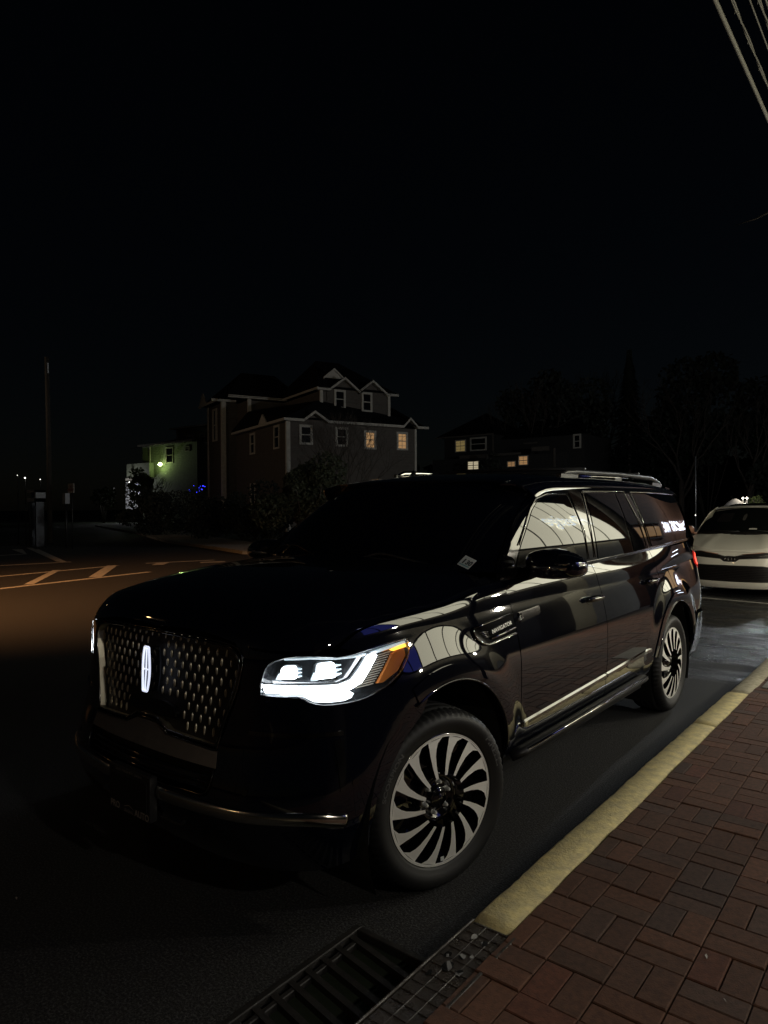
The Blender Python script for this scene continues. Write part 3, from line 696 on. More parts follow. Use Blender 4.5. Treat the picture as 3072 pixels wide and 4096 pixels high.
def fascia(mb):
    band_along(mb,[(-.35,7.10),(.95,7.10),(1.72,7.66),(2.65,7.10),(8.2,7.10),(8.75,7.66),(9.35,7.10),(10.2,7.10)],0)
    band_along(mb,[(2.6,9.42),(3.5,9.42),(4.61,10.24),(5.68,9.44),(6.72,10.24),(7.85,9.42),(8.75,9.42)],1.5)
    band_along(mb,[(3.55,10.32),(4.36,10.98),(5.15,10.32)],2.5,.14,.3);mb.prism([(3.75,10.3),(5.0,10.3),(4.36,10.85)],2.30,2.42,'y')
    band_along(mb,[(-1.4,9.44),(2.9,9.44)],7.2);band_along(mb,[(-1.9,9.44),(-.1,9.44)],9.4)
    # left face eaves
    mb.box((-.38,-.38,6.94),(-.32,9.7,7.10));mb.box((-.32,-.38,6.95),(0,9.7,6.97))
    mb.prism([(2.5,7.10),(3.2,7.70),(3.9,7.10)],-.40,-.30,'x')
    mb.box((-1.55,8.9,9.28),(-1.48,13.6,9.44));mb.prism([(11.6,9.44),(12.5,10.3),(13.4,9.44)],-1.55,-1.45,'x');mb.box((2.55,1.1,9.28),(2.62,7,9.42))
hb('eaves','trim_white',fascia)
for (px,py,z0,z1,s_) in ((.02,-.03,0,6.93,.13),(9.3,-.03,0,6.93,.08),(3.0,1.45,6.95,9.28,.1),(8.12,1.45,7.6,9.28,.1),(.2,7.15,7.3,9.28,.12),(-.95,9.35,0,9.3,.16)):
    mb=MB();corner_post(mb,px,py,z0,z1,s_);mb.build('corner_board','trim_white',H)
for b0,b1,z0,z1 in ((12.7,12.95,0,9.3),(11.6,11.72,6.6,9.0),(10.6,10.72,6.6,9.0)): MB().box((-1.06,b0,z0),(-.98,b1,z1)).build('corner_board','trim_white',H)
for (x,z,pn) in ((1.22,6.17,'pane_dark'),(3.70,6.15,'pane_dark'),(5.77,6.05,'pane_lit'),(8.24,6.08,'pane_lit')): window(H,x,0,z,.9,1.22,'y',pn,t=.15)
window(H,4.32,1.42,8.78,.84,1.24);window(H,6.36,1.42,8.74,.82,1.3)
window(H,0,6.0,6.05,.95,1.45,'x');window(H,0,1.67,6.12,.95,1.5,'x');window(H,0,6.0,2.6,.95,1.5,'x')
for w in ((-1.0,11.2,7.8,.8,2.4),): window(H,*w,'x')
# ---- porch-lit house at the left
H2=house_root('neighbour_house','pale green clapboard house lit by a greenish wall lamp','' and 0 or -73.5,45,0)
m2=MB();m2.box((0,0,0),(11,8,9.25));m2.box((3.5,2.5,9.25),(11.5,8,11.3));m2.box((-2.6,-.6,5.4),(2.4,0,7.2));H2w=m2.build('wall','siding_green',H2)
m2=MB();m2.add([(-1.6,-1,9.0),(11.4,-1,9.35),(11.4,4,10.2),(1,4,10.4)],[(0,1,2,3)]);m2.box((3.0,1.8,11.3),(12,8.4,11.45));m2.build('roof','shingles',H2)
m2=MB();m2.box((.5,-1.02,9.15),(11.4,-.95,9.38));m2.box((3.0,1.78,11.25),(12,1.84,11.42));m2.box((1.5,-.08,0),(1.75,0,9.2));m2.box((-2.7,-.7,5.2),(2.5,-.62,5.45));m2.box((3.5,2.44,9.3),(3.7,2.5,11.3));m2.build('trim','trim_white',H2)
window(H2,5.7,0,7.95,1.5,1.9);window(H2,9.2,0,8.5,.9,.6);window(H2,6.2,2.5,10.0,1.4,.9);window(H2,8.6,2.5,10.1,1.1,.8)
m2=MB();m2.box((-3.4,-.3,1.6),(1.6,-.05,5.0));m2.build('porch','porch_white',H2)
m2=MB();m2.lathe([(-.22,0),(-.15,.16),(.0,.24),(.15,.16),(.22,0)],14,'z',(4.5,-.5,6.9));m2.build('wall_lamp','bulb_green',H2)
def light(parent,loc,energy,color,r=.1):
    ld=bpy.data.lights.new('lamp_light','POINT');ld.energy=energy;ld.color=color;ld.shadow_soft_size=r;l=link(bpy.data.objects.new('lamp_light',ld));l.parent=parent;l.location=loc;return l
light(H2,(4.5,-.75,6.8),85,(.72,1,.36),.05);light(H2,(-.9,-1.6,3.9),190,(.95,.95,1))
m2=MB();m2.lathe([(-.1,0),(0,.12),(.1,0)],10,'z',(-1.0,-1.2,4.9));m2.build('porch_lamp','bulb_white',H2)
# ---- houses on the right, mostly hidden behind the car roof
H3=house_root('dark_house','dark two storey house with one yellow window above the car roof',-32.6,50.3,0)
m3=MB();m3.box((0,0,0),(5.0,7,8.0));m3.box((-.5,-1.2,0),(12.4,0,5.9));m3.box((5.0,2,0),(12.5,8,7.6));m3.build('wall','siding_dark',H3)
m3=MB();m3.add([(-.6,-.6,7.95),(5.5,-.6,7.95),(2.4,3.5,10.4),(5.5,7.5,7.95),(-.6,7.5,7.95)],[(0,1,2),(1,3,2),(3,4,2),(4,0,2)]);m3.add([(4.6,1.4,7.6),(13,1.4,7.6),(11,5,9.4),(6,5,9.4)],[(0,1,2,3)]);m3.build('roof','shingles',H3)
m3=MB();m3.box((-.6,-.65,7.85),(5.5,-.6,7.98));m3.box((2.4,-1.26,5.85),(5.2,-1.2,6.15));m3.box((5.0,-.03,5.0),(5.12,.03,8));m3.box((5.7,-1.3,5.95),(8.4,-1.2,6.15));m3.box((7.0,1.9,7.1),(8.3,2.0,7.22));m3.box((9.4,-1.3,6.15),(10.9,-1.2,6.5));m3.box((11.3,-1.3,4.8),(11.45,-1.2,6.3));m3.box((5.1,-1.32,4.0),(5.3,-1.2,6.1));m3.build('eaves','siding_brown',H3)
window(H3,1.75,0,7.13,1.15,1.1,'y','pane_yellow',t=.1);window(H3,3.6,0,7.2,1.7,1.2,t=.14)
window(H3,3.8,-1.2,5.25,1.2,.8,'y','pane_bright',t=.08);window(H3,7.5,-1.2,5.2,.8,.5,'y','pane_lit',t=.08);window(H3,8.6,-1.2,5.45,.9,.8,'y','pane_lit',t=.08);window(H3,11.9,1.98,7.05,.7,1.2)
m3=MB();m3.box((3.8+.0,-1.28,4.86),(3.84,-1.21,5.6));m3.build('mullion','siding_dark',H3)
# ---- vegetation
leafy('evergreen_shrub',-18.55,18.6,2.1,2.1,1.9,2.0,'large rounded evergreen shrub in front of the brown house',21,9000,'leaf',.10)
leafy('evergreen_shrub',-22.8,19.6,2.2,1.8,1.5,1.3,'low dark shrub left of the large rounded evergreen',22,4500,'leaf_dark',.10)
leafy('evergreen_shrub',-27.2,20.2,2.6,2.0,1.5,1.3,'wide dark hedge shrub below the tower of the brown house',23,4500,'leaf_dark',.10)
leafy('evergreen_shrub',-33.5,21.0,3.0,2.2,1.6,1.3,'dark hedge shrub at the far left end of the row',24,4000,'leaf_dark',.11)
leafy('evergreen_shrub',-15.6,21.5,1.5,1.5,1.4,1.2,'small shrub right of the large rounded evergreen',25,3500,'leaf',.09)
bare_tree('bare_tree',-21.6,24.3,7.4,'fine leafless tree growing in front of the lit house windows',31,stems=3,depth=6,r=.09,spread=.7)
bare_tree('bare_tree',-64.5,40,6.8,'leafless tree lit green beside the neighbour house lamp',32,stems=3,depth=5,r=.12,spread=.75)
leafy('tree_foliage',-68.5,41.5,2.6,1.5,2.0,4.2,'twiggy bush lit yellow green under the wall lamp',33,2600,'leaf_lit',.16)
leafy('porch_bush',-74.6,40.5,2.2,1.3,1.4,2.9,'dark bush in front of the white lit porch',34,650,'leaf_dark',.2)
for i,(x,y,h,lab) in enumerate(((-26,54,14,'tall bare tree behind the dark house'),(-22,66,17,'tall bare tree above the middle of the car roof'),(-14.5,60,14.5,'broad bare tree above the rear of the car roof'),(-9.0,58,11,'bare tree at the right above the white minivan'))):
    bare_tree('bare_tree',x,y,h,lab,40+i,depth=6,r=.28,group='bare trees on the dark skyline')
def conifer(x,y,h,r,label,seed):
    rng=random.Random(seed);t=empty('conifer',label,'tree',(x,y,0));mb=MB();MB().tube([(0,0,0),(0,0,h)],[.2,.03],n=8).build('trunk','bark',t)
    for i in range(1500):
        f=rng.random()**.8;z=h*(.08+.9*f);R=r*(1-f)*rng.uniform(.5,1.1)+.15;a=rng.uniform(0,6.28)
        p=Vector((R*math.cos(a),R*math.sin(a),z));q=Vector((p.x*.4,p.y*.4,z+.35));s_=Vector((-math.sin(a),math.cos(a),0))*.22
        mb.add([p,q+s_,q-s_],[(0,1,2)])
    mb.build('crown','leaf_dark',t)
conifer(-18.0,57,15,3.6,'dark pointed conifer above the back of the car roof',51)
leafy('dark_tree',-25.5,57,5.5,5,5.5,9,'large dark rounded tree rising behind the dark house',53,6000,'leaf_dark',.3,cat='tree')
leafy('dark_tree',-13.5,64,7.5,6,6.5,9,'widest dark tree above the rear of the car roof',54,7000,'leaf_dark',.34,cat='tree')
leafy('dark_tree',-5.5,60,5,4,3.5,4.5,'low dark tree above the white minivan roof',55,4000,'leaf_dark',.3,cat='tree')
leafy('dark_bush',-25.4,46.5,1.3,1.0,2.2,4.2,'dark bush hiding part of the dark house lower windows',56,900,'leaf_dark',.14)
leafy('distant_woods',-40,95,60,6,6,5,'dark band of distant woodland along the skyline',61,5000,'leaf_dark',1.2,cat='woods')
bpy.data.objects['distant_woods']['kind']='stuff'
# ---- small things at the left
up=empty('utility_pole','tall bare wooden utility pole at the left of the street','utility pole',(-31.5,13.7,0));mb=MB();mb.tube([(0,0,0),(-.05,0,5),(-.18,0,9.2)],[.12,.11,.10],n=12);mb.build('pole','wood_pole',up)
mb=MB();mb.box((-.28,-.03,8.4),(-.05,.03,8.9));mb.build('bracket','galvanised',up)
sg=empty('street_sign','small white notice sign on a post near the utility pole','sign',(-25.98,12.0,0))
mb=MB();mb.tube([(0,0.03,0),(0,0.03,2.75)],.025,n=6);mb.build('post','trim_black',sg)
mb=MB();mb.box((-.26,-.02,2.36),(.24,0,2.76),.004);sp=mb.build('sign_plate','sign_white',sg)
mb=MB();text_on(mb,'NO\nPARKING',.13,lambda x,y:(x-.01,-.024,2.56+y),bold=.004);mb.build('sign_print','sign_ink',sg)
bx=empty('newspaper_box','pale grey newspaper box standing on the far left pavement','newspaper box',(-29.25,12.0,1.2))
mb=MB();mb.box((-.42,-.2,.82),(.42,.25,.98));mb.box((-.42,-.2,1.24),(.42,.25,1.34));mb.box((.30,-.2,.82),(.42,.25,1.34));mb.box((-.40,.0,.98),(.30,.24,1.24));o=mb.build('cabinet','white_box',bx);mb=MB();mb.box((-.36,-.16,-1.2),(-.26,.2,.82));mb.box((.26,-.16,-1.2),(.36,.2,.82));mb.build('stand','trim_black',bx)
mb=MB();mb.box((-.40,-.02,.99),(.29,-.002,1.23));mb.build('door','blue_grey',bx)
mp_=empty('meter_cabinet','narrow white cabinet on a post left of the notice sign','cabinet',(-26.45,12.0,0))
mb=MB();mb.box((-.13,-.1,1.9),(.13,.1,2.36),.01);mb.build('cabinet','white_box',mp_);mb=MB();mb.tube([(0,0,0),(0,0,1.9)],.05,n=8);mb.build('post','trim_black',mp_)
for (x,z,r,lab_) in ((-31.0,3.17,.032,'brightest of the tiny distant white lights left of the utility pole'),(-29.45,3.05,.018,'tiny distant white light nearest to the utility pole'),(-31.8,3.32,.014,'faintest tiny distant light, farthest left of the utility pole')):
    s=empty('distant_lamp',lab_,'lamp',(x,12.3,0),group='tiny distant lights')
    MB().lathe([(-r,0),(0,r*1.3),(r,0)],10,'z',(0,0,z)).build('bulb','bulb_white',s);MB().tube([(0,.02,0),(0,.02,z-r)],.02,n=6).build('post','trim_black',s)
# blue string lights
bl=empty('string_lights','blue string lights on the bushes beside the brown house','string lights',(-37.5,26.75,0));rng=random.Random(4);mb=MB()
for i in range(16):
    c=(rng.uniform(-.75,.75),rng.uniform(-.3,.3),3.0+rng.uniform(-.22,.28));r=.028 if i<12 else .05;mb.lathe([(-r,0),(0,r),(r,0)],6,'z',c)
mb.build('bulbs','bulb_blue',bl)
mb=MB();mb.tube([(-.8,0,2.9),(-.3,.1,3.15),(.2,-.1,2.95),(.8,0,3.1)],.012,n=4);mb.build('cable','trim_black',bl)
# lit plaza lamps behind the minivan
pz=empty('plaza_lamp','twin white globe lamps glowing above the minivan roof','lamp',(-5.7,40,0))
mb=MB();mb.tube([(0,0,0),(0,0,1.8)],.06,n=8);mb.box((-.14,-.03,1.75),(.14,.03,1.80));mb.build('post','trim_black',pz)
for dx in (-.10,.10): MB().lathe([(-.07,0),(0,.07),(.07,0)],12,'z',(dx,0,2.04)).build('globe','bulb_white',pz);MB().box((dx-.045,-.04,1.62),(dx+.045,.02,1.93)).build('panel','sign_white',pz)
light(pz,(0,-.2,2.3),14,(1,.95,.8));
um=empty('patio_umbrella','pale patio umbrella lit up beside the twin lamps','umbrella',(-6.2,40,0));mb=MB();mb.lathe([(1.60,.62),(1.80,.42),(1.98,.16),(2.04,0)],10,'z');mb.build('canopy','sign_white',um);MB().tube([(0,0,0),(0,0,2.0)],.025,n=6).build('pole','trim_black',um)
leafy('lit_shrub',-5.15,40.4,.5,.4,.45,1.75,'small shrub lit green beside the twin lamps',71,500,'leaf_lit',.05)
lp=empty('thin_pole','thin dark pole with a small light right of the car','pole',(-8.28,40,0));MB().tube([(0,0,0),(0,0,4.5)],.035,n=6).build('post','galvanised',lp);MB().lathe([(-.03,0),(0,.03),(.03,0)],8,'z',(0,-.05,1.08)).build('bulb','bulb_white',lp)
# ---- overhead wires, parallel to the street
def wire(x,z,r,lab,m='wire',sag=.0,twist=False):
    mb=MB();pts=[(x,y,z+.0004*(y-8)**2*0) for y in range(-12,60,3)]
    if twist:
        for ph in (0,math.pi): mb.tube([(x+r*.9*math.cos(ph+y*4),y,z+r*.9*math.sin(ph+y*4)) for y in np.arange(-6,30,.12)],r,n=5)
        rng=random.Random(9)
        for y in np.arange(5.5,12,.23): mb.tube([(x,y,z),(x+rng.uniform(-.02,.02),y+.06,z-.035)],.003,n=3)
    else: mb.tube(pts,r,n=8)
    tag(mb.build('overhead_wire',m),lab,'wire',group='overhead wires')
wire(.69,7.5,.026,'thick grey overhead cable, leftmost of the wires','wire_thick')
wire(.845,7.5,.010,'twisted pair overhead wire second from the left',twist=True)
wire(1.0,7.5,.009,'thin overhead wire third from the left')
wire(1.085,7.5,.010,'overhead wire fourth from the left',twist=True);wire(1.14,7.52,.012,'rightmost overhead wire at the corner of the frame')
mb=MB();mb.tube([(-.61,13.34,7.5),(-.2,13.30,7.52),(.02,13.23,7.56),(.9,13.1,7.7)],[.006,.014,.022,.024],n=6);mb.tube([(.9,13.1,7.7),(4.4,13.0,7.9)],.03,n=6);mb.tube([(4.4,13.0,0.1),(4.4,13.0,9.2)],.13,n=10);tag(mb.build('pole_arm','wood_pole'),'thin grey arm reaching in from a pole at the right edge','pole arm')

# ================================================================ the large black SUV (front faces -y)
suv=empty('parked_suv','large glossy black SUV with lit headlights parked along the yellow kerb','car',(0,0,0))
W1=on(wallq)
# ---- hood
seamw=Spl([-.56,-.53,-.437,-.364,-.242,-.07,.146,.378,.46,.50],[.0,.004,.013,.017,.019,.021,.023,.026,.05,.09])
def inset(s,d):
    b=crease(np.array([s]))[0];t=(crease(np.array([s+2e-3]))-crease(np.array([s-2e-3])))[0];t/=np.linalg.norm(t);return (b[0]-t[1]*d,b[1]+t[0]*d)
front=[inset(s,.0015) for s in np.linspace(-1.5,-.56,34)]
sm=[inset(s,float(seamw(np.array(s)))+.0015) for s in np.linspace(-.54,.47,40)]
rear=[(.815,.515),(.76,.50),(.55,.452),(.28,.425),(0,.42)]
half=front+sm+rear
hood_o=half[:-1]+[(0,.42)]+[(-x,y) for x,y in half[1:-1]][::-1]
hood=panel('hood',top,hood_o,.022,.022,'paint',suv,thick=.02,center=(0,None,.6))
# ---- front wings
wo=[(-.166,-.035),(-.163,-.012)]
wo=[(-.53,.0005),(-.437,.0105),(-.364,.0145),(-.242,.0165),(-.07,.0185),(.146,.0205),(.378,.0235),(.46,.047),(.50,.087),(.60,.10),(.66,.10),(.672,.06),(.676,.03),(.684,.01),(.700,-.005),(.704,-.064)]
wo+=[(.716,.93-1.168),(.718,.62-1.168),(.718,.42-1.168),(.585,.40-1.168)]
wo+=[(a,b-1.17) for a,b in arc((.055,.40),.515,8,108,22)]
wo+=[(-.155,-.35),(-.222,-.295),(-.305,-.205),(-.24,-.17),(-.179,-.10),(-.160,-.06),(-.162,-.036),(-.20,-.036),(-.343,-.03),(-.44,-.026)]
fw=panel('front_wing',wing,wo,.02,.016,'paint',suv,thick=.012,mirror=True,lb=(-.006,-.002,.0,.002,.004,.007,.010,.014,.018,.024,.03,.04))
# ---- bumper skin, both sides in one piece with the grille opening above
zr=lambda q:0
hb=[(0,.545),(.42,.548),(.455,.560),(.470,.59),(.466,.66),(.458,.735),(.482,.80),(.520,.90),(.548,.99),(.556,1.06),(.548,1.105),(.52,1.135),(.50,1.160)]
hb+=[(.54,1.150),(.60,1.128),(.68,1.122),(.730,1.118)]
hb+=[(.672,1.088),(.650,1.045),(.638,.955),(.787,.953),(.834,.931),(.89,.917),(.98,.917),(1.076,.925),(1.186,.960)]
hb+=[(1.194,.956),(1.276,.870),(1.343,.815),(1.25,.745),(1.18,.65),(1.115,.53),(1.10,.42),(1.11,.34)]
hb+=[(1.02,.31),(.8,.285),(.4,.268),(0,.262)]
bo=hb[:-1]+[(0,.262)]+[(-x,z) for x,z in hb[1:-1]][::-1]
bumper=panel('front_bumper',wallq,bo,.035,.03,'paint',suv,thick=.02)
# headlight-top strip of body colour between lamp and hood is part of the hood lip
strip=[(-.78,1.112),(-.70,1.118),(-.548,1.107),(-.466,1.110),(-.343,1.126),(-.185,1.136),(-.22,1.155),(-.40,1.140),(-.56,1.126),(-.78,1.124)]
panel('hood_lip',wall,strip,.04,.02,'paint',hood,thick=.02,mirror=True) if False else None
# ---- bumper details
for sgn in (1,):
    # lower wrap-round chrome blade
    q0=.165;blade=[(q0,.533),(.3,.531),(.474,.532),(.74,.545),(.86,.545),(.995,.527),(1.0,.47),(.985,.455),(.86,.478),(.74,.487),(.474,.488),(.3,.488),(q0,.488)]
    pth=[(.165,.510),(.30,.510),(.474,.510),(.62,.512),(.74,.515),(.86,.514),(.94,.503),(.99,.49)]
    mb=MB();mb.tube([W1(a,b,-.001) for a,b in dens(pth,4)],[.027]*(len(dens(pth,4))-3)+[.028,.029,.026],n=18,flat=.5);bl=mb.build('bumper_blade','wet_chrome',bumper);mir_obj(bl)
    mid=[(.60,.822),(.967,.822),(.967,.806),(.60,.806)]
    panel('bumper_crease_trim',wallq,mid,.04,.02,'dark_chrome',bumper,off=.008,thick=.01,mirror=True)
    low=[(.17,.42),(.30,.416),(.30,.404),(.17,.406)]
    panel('lower_trim',wallq,low,.04,.02,'wet_chrome',bumper,off=.012,thick=.012,mirror=True)
    vent=[(.93,.79),(.967,.795),(.985,.62),(.965,.60)]
    panel('air_curtain',wallq,rnd(vent,.01),.03,.02,'gloss_black',bumper,off=.004,thick=.01,mirror=True)
# parking sensors
for q,z in ((.62,.60),(1.02,.63)):
    for s in (1,-1):
        p=Vector(W1(q*s,z));n=Vector(W1(q*s,z,.01))-p;n.normalize();mb=MB()
        a=n.orthogonal().normalized();c=n.cross(a);mb.add([p+n*.003+(a*math.cos(k*.5236)+c*math.sin(k*.5236))*.014 for k in range(12)],[tuple(range(12))]);mb.build('parking_sensor','gloss_black',bumper)
# ---- grille
gin=[(0,1.150),(.30,1.148),(.46,1.135),(.515,1.118),(.538,1.09),(.540,1.05),(.515,.96),(.478,.86),(.452,.78),(.445,.748),(.43,.740),(.16,.752),(.145,.756),(.085,.785),(.07,.790),(0,.792)]
gi=gin[:-1]+[(0,.792)]+[(-x,z) for x,z in gin[1:-1]][::-1]
grille=panel('grille',wallq,gi,.05,.04,'trim_black',suv,off=-.035,thick=.01)
mb=MB()
def stud(mb,q,z,w_,h_,d):
    vs=[];N=7;M=9
    g=W1
    for i in range(M):
        t=-1+2*i/(M-1);hw=w_*math.sqrt(max(0,1-abs(t)**2.6))
        for k in range(N):
            a=math.pi*k/(N-1);vs.append(g(q-hw*math.cos(a),z+t*h_,-.034+d*math.sin(a)*max(.0,1-t**4)))
    fs=[(i*N+k,i*N+k+1,(i+1)*N+k+1,(i+1)*N+k) for i in range(M-1) for k in range(N-1)]
    mb.add(vs,fs,True)
from math import floor
def ginside(q,z):
    c=False;n=len(gi)
    for i in range(n):
        x0,y0=gi[i];x1,y1=gi[(i+1)%n]
        if (y0>z)!=(y1>z) and q<(x1-x0)*(z-y0)/(y1-y0)+x0: c=not c
    return c
for r in range(0,11):
    zz=1.143-.0405*r
    for i in range(-11,12):
        q=(i+(.5 if r%2 else 0))*.0525
        if abs(q)<.040 and .86<zz<1.12: continue
        if zz<.87 and abs(q)<.20: continue
        if ginside(q+.012*(1 if q>0 else -1),zz) and ginside(q,zz-.014): stud(mb,q,zz,.0058,.0185,.0055)
mb.build('grille_studs','stud_metal',grille)
def wtube(name,pts,r,m,parent,off=.0,closed=False,fn=None,flat=1,n=6):
    g=fn or W1;mb=MB();mb.tube([g(a,b,off) for a,b in pts],r,n=n,closed=closed,flat=flat);return mb.build(name,m,parent)
wtube('grille_frame',dens(gi,2,True),.0045,'dark_chrome',grille,off=.002,closed=True)
gout=[(0,1.160),(.30,1.158),(.47,1.146),(.53,1.128),(.552,1.095),(.552,1.05),(.527,.955),(.490,.855),(.463,.775),(.455,.735),(.43,.726),(.165,.738),(.15,.743),(.09,.771),(.075,.776),(0,.778)]
go=gout[:-1]+[(0,.778)]+[(-x,z) for x,z in gout[1:-1]][::-1]
wtube('grille_surround',dens(go,2,True),.0035,'dark_chrome',grille,off=.003,closed=True)
# recess walls between opening and studs
mb=MB();L=dens(gi,1,True);vs=[W1(a,b,0) for a,b in L]+[W1(a,b,-.036) for a,b in L];n=len(L);mb.add(vs,[(i,(i+1)%n,n+(i+1)%n,n+i) for i in range(n)]);mb.build('grille_reveal','stud_metal',grille)
rad=[(-.19,.80),(.19,.80),(.17,.845),(.10,.862),(-.10,.862),(-.17,.845)]
panel('radar_cover',wallq,rnd(rad,.02),.04,.04,'gloss_black',grille,off=-.012,thick=.02)
# side light reflection bars flanking the grille
# satin band and lower intake
sb=[(0,.770),(.075,.768),(.15,.735),(.43,.719),(.458,.72),(.470,.66),(0,.664)]
sbo=sb[:-1]+[(0,.664)]+[(-x,z) for x,z in sb[1:-1]][::-1]
band=panel('bumper_band',wallq,sbo,.03,.02,'satin_dark',bumper,off=.001,thick=.015)
it=[(0,.658),(.462,.654),(.458,.60),(.445,.575),(.42,.562),(0,.556)]
ito=it[:-1]+[(0,.556)]+[(-x,z) for x,z in it[1:-1]][::-1]
intake=panel('air_intake',wallq,ito,.05,.03,'void',bumper,off=-.05,thick=.01)
wtube('intake_edge',[(.465,.655),(.460,.60),(.447,.572),(.42,.558),(.2,.553),(-.2,.553),(-.42,.558),(-.447,.572),(-.460,.60),(-.465,.655)],.0025,'dark_chrome',bumper,off=.002)
for z in (.58,.603,.626): wtube('intake_slat',[(q,z) for q in np.linspace(-.43,.43,16)],.004,'gloss_black',bumper,off=-.012)
# body behind all openings
MB().box((-.62,-.70,.30),(.62,.60,1.08)).build('engine_bay','void',suv)
# ---- emblem
emb=MB()
def embf(x,z,o=0):
    zz=.888+ (z+.1); p=W1(x,zz,.020+o);return p
def emb_w(t): return .0175+.012*(1-(t/.1)**2)
N=14;ol=[];
for i in range(N+1):
    t=-.1+.2*i/N;ol.append((emb_w(t),t))
poly=rnd([(a,b) for a,b in ol]+[(-a,b) for a,b in ol[::-1]],.004,3)
def plate_from(mb,poly,f,o0,o1):
    n=len(poly);mb.add([f(a,b,o1) for a,b in poly]+[f(a,b,o0) for a,b in poly],[tuple(range(n))]+[(i,(i+1)%n,n+(i+1)%n,n+i) for i in range(n)])
mb=MB();plate_from(mb,[(a*.9,b*.98) for a,b in poly],embf,-.05,-.004)
emblem=mb.build('emblem','gloss_black',grille)
mb=MB();mb.tube([embf(a*.86,b*.95,0) for a,b in poly],.0052,n=6,closed=True);mb.tube([embf(.0,t,0) for t in (-.095,0,.095)],.0032,n=6);mb.tube([embf(-.026,0,0),embf(.026,0,0)],.0034,n=6)
mb.build('emblem_light','emblem_glow',grille)
# ---- licence plate with dealer frame
def plf(x,z,o=0): return (x,-.905-.012*(z-.46)/.1*0-o,z)
mb=MB();mb.box((-.155,-.905,.385),(.155,-.87,.575),.004);plate=mb.build('licence_plate','plate',suv)
MB().box((-.135,-.9085,.425),(.135,-.9045,.545)).build('plate_panel','trim_black',plate)
mb=MB()
tf=lambda cx,cz:(lambda x,y:(cx+x,-.9066,cz+y))
text_on(mb,'PRO',.040,tf(-.108,.403),bold=.0012,wide=.95);text_on(mb,'AUTO',.040,tf(.098,.403),bold=.0012,wide=.95)
text_on(mb,'LEASING',.018,tf(-.003,.396));text_on(mb,'SALES  718 559 8377  LEASING',.0150,tf(0,.562),wide=1.05)
mb.add([(-.045,-.9066,.408),(-.02,-.9066,.419),(0,-.9066,.424),(.02,-.9066,.418),(.045,-.9066,.408),(.02,-.9066,.415),(0,-.9066,.420),(-.02,-.9066,.415)],[tuple(range(8))[::-1]])
mb.build('plate_lettering','plate_text',plate)
# ---- headlights
Wl=on(wall)
hlo=[(-.860,.960),(-.851,1.04),(-.83,1.080),(-.767,1.106),(-.669,1.112),(-.548,1.100),(-.466,1.104),(-.343,1.119),(-.185,1.130),(-.168,1.120),(-.166,1.099),(-.181,1.062),(-.24,1.005),(-.314,.965),(-.424,.929),(-.52,.920),(-.608,.920),(-.666,.934),(-.713,.957)]
hl=panel('headlight',wall,hlo,.05,.03,'bezel_black',suv,off=-.055,thick=.01,mirror=True)
def hpart(name,pts,m,off,thick,**k): return panel(name,wall,pts,.03,.02,m,hl,off=off,thick=thick,mirror=True,**k)
lensd=bpy.data.materials.new('lens');lensd.use_nodes=True;t=lensd.node_tree;t.nodes.remove(t.nodes['Principled BSDF'])
o_=t.nodes['Material Output'];tr=t.nodes.new('ShaderNodeBsdfTransparent');gl=t.nodes.new('ShaderNodeBsdfGlossy');gl.inputs['Roughness'].default_value=.02
fr=t.nodes.new('ShaderNodeFresnel');fr.inputs['IOR'].default_value=1.5;mx=t.nodes.new('ShaderNodeMixShader');t.links.new(fr.outputs[0],mx.inputs[0]);t.links.new(tr.outputs[0],mx.inputs[1]);t.links.new(gl.outputs[0],mx.inputs[2]);t.links.new(mx.outputs[0],o_.inputs[0])
MATS['lens']=lensd
hpart('lens',hlo,'lens',.006,.006)
mb=MB();n=len(hlo);vs=[Wl(a,b,0) for a,b in hlo]+[Wl(a,b,-.056) for a,b in hlo];mb.add(vs,[(i,(i+1)%n,n+(i+1)%n,n+i) for i in range(n)])
rv=mb.build('lamp_reveal','bezel_black',hl[0]);mir_obj(rv,hl[1])
ed=MB();ed.tube([Wl(a,b,.0005) for a,b in dens(hlo,2,True)],.003,n=6,closed=True);e=ed.build('lens_edge','gloss_black',hl[0]);mir_obj(e,hl[1])
drl=[(-.853,.997),(-.845,.971),(-.70,.969),(-.564,.968),(-.495,.970),(-.44,.990),(-.398,1.031),(-.350,1.084),(-.357,1.093),(-.385,1.090),(-.436,1.041),(-.480,1.004),(-.54,.991),(-.70,.994)]
hpart('daytime_lamp',drl,'drl',.0015,.02)
low=[(-.684,.963),(-.650,.965),(-.496,.965),(-.473,.952),(-.486,.937),(-.521,.929),(-.591,.929),(-.646,.934),(-.671,.945)]
hpart('lower_lamp',low,'drl_low',-.014,.02)
hpart('lamp_base',[(-.853,.966),(-.69,.963),(-.672,.946),(-.70,.956),(-.85,.961)],'glow_soft',-.012,.02)
hpart('lamp_divider',[(-.855,.9655),(-.855,.9695),(-.70,.9675),(-.56,.9665),(-.50,.9685),(-.47,.978),(-.468,.974),(-.496,.9650),(-.56,.9625),(-.70,.9635)],'bezel_black',.0035,.006)
hpart('lamp_bezel',[(-.86,1.0),(-.853,.999),(-.70,.997),(-.54,.995),(-.485,1.008),(-.44,1.045),(-.389,1.092),(-.36,1.096),(-.367,1.1),(-.395,1.098),(-.45,1.05),(-.49,1.014),(-.54,1.001),(-.70,1.003)],'bezel',-.012,.02)
hpart('top_bezel',[(-.773,1.100),(-.66,1.103),(-.544,1.094),(-.45,1.094),(-.367,1.100),(-.172,1.122),(-.165,1.113),(-.345,1.092),(-.45,1.087),(-.544,1.089),(-.66,1.097),(-.77,1.095)],'glow_soft',-.012,.02)
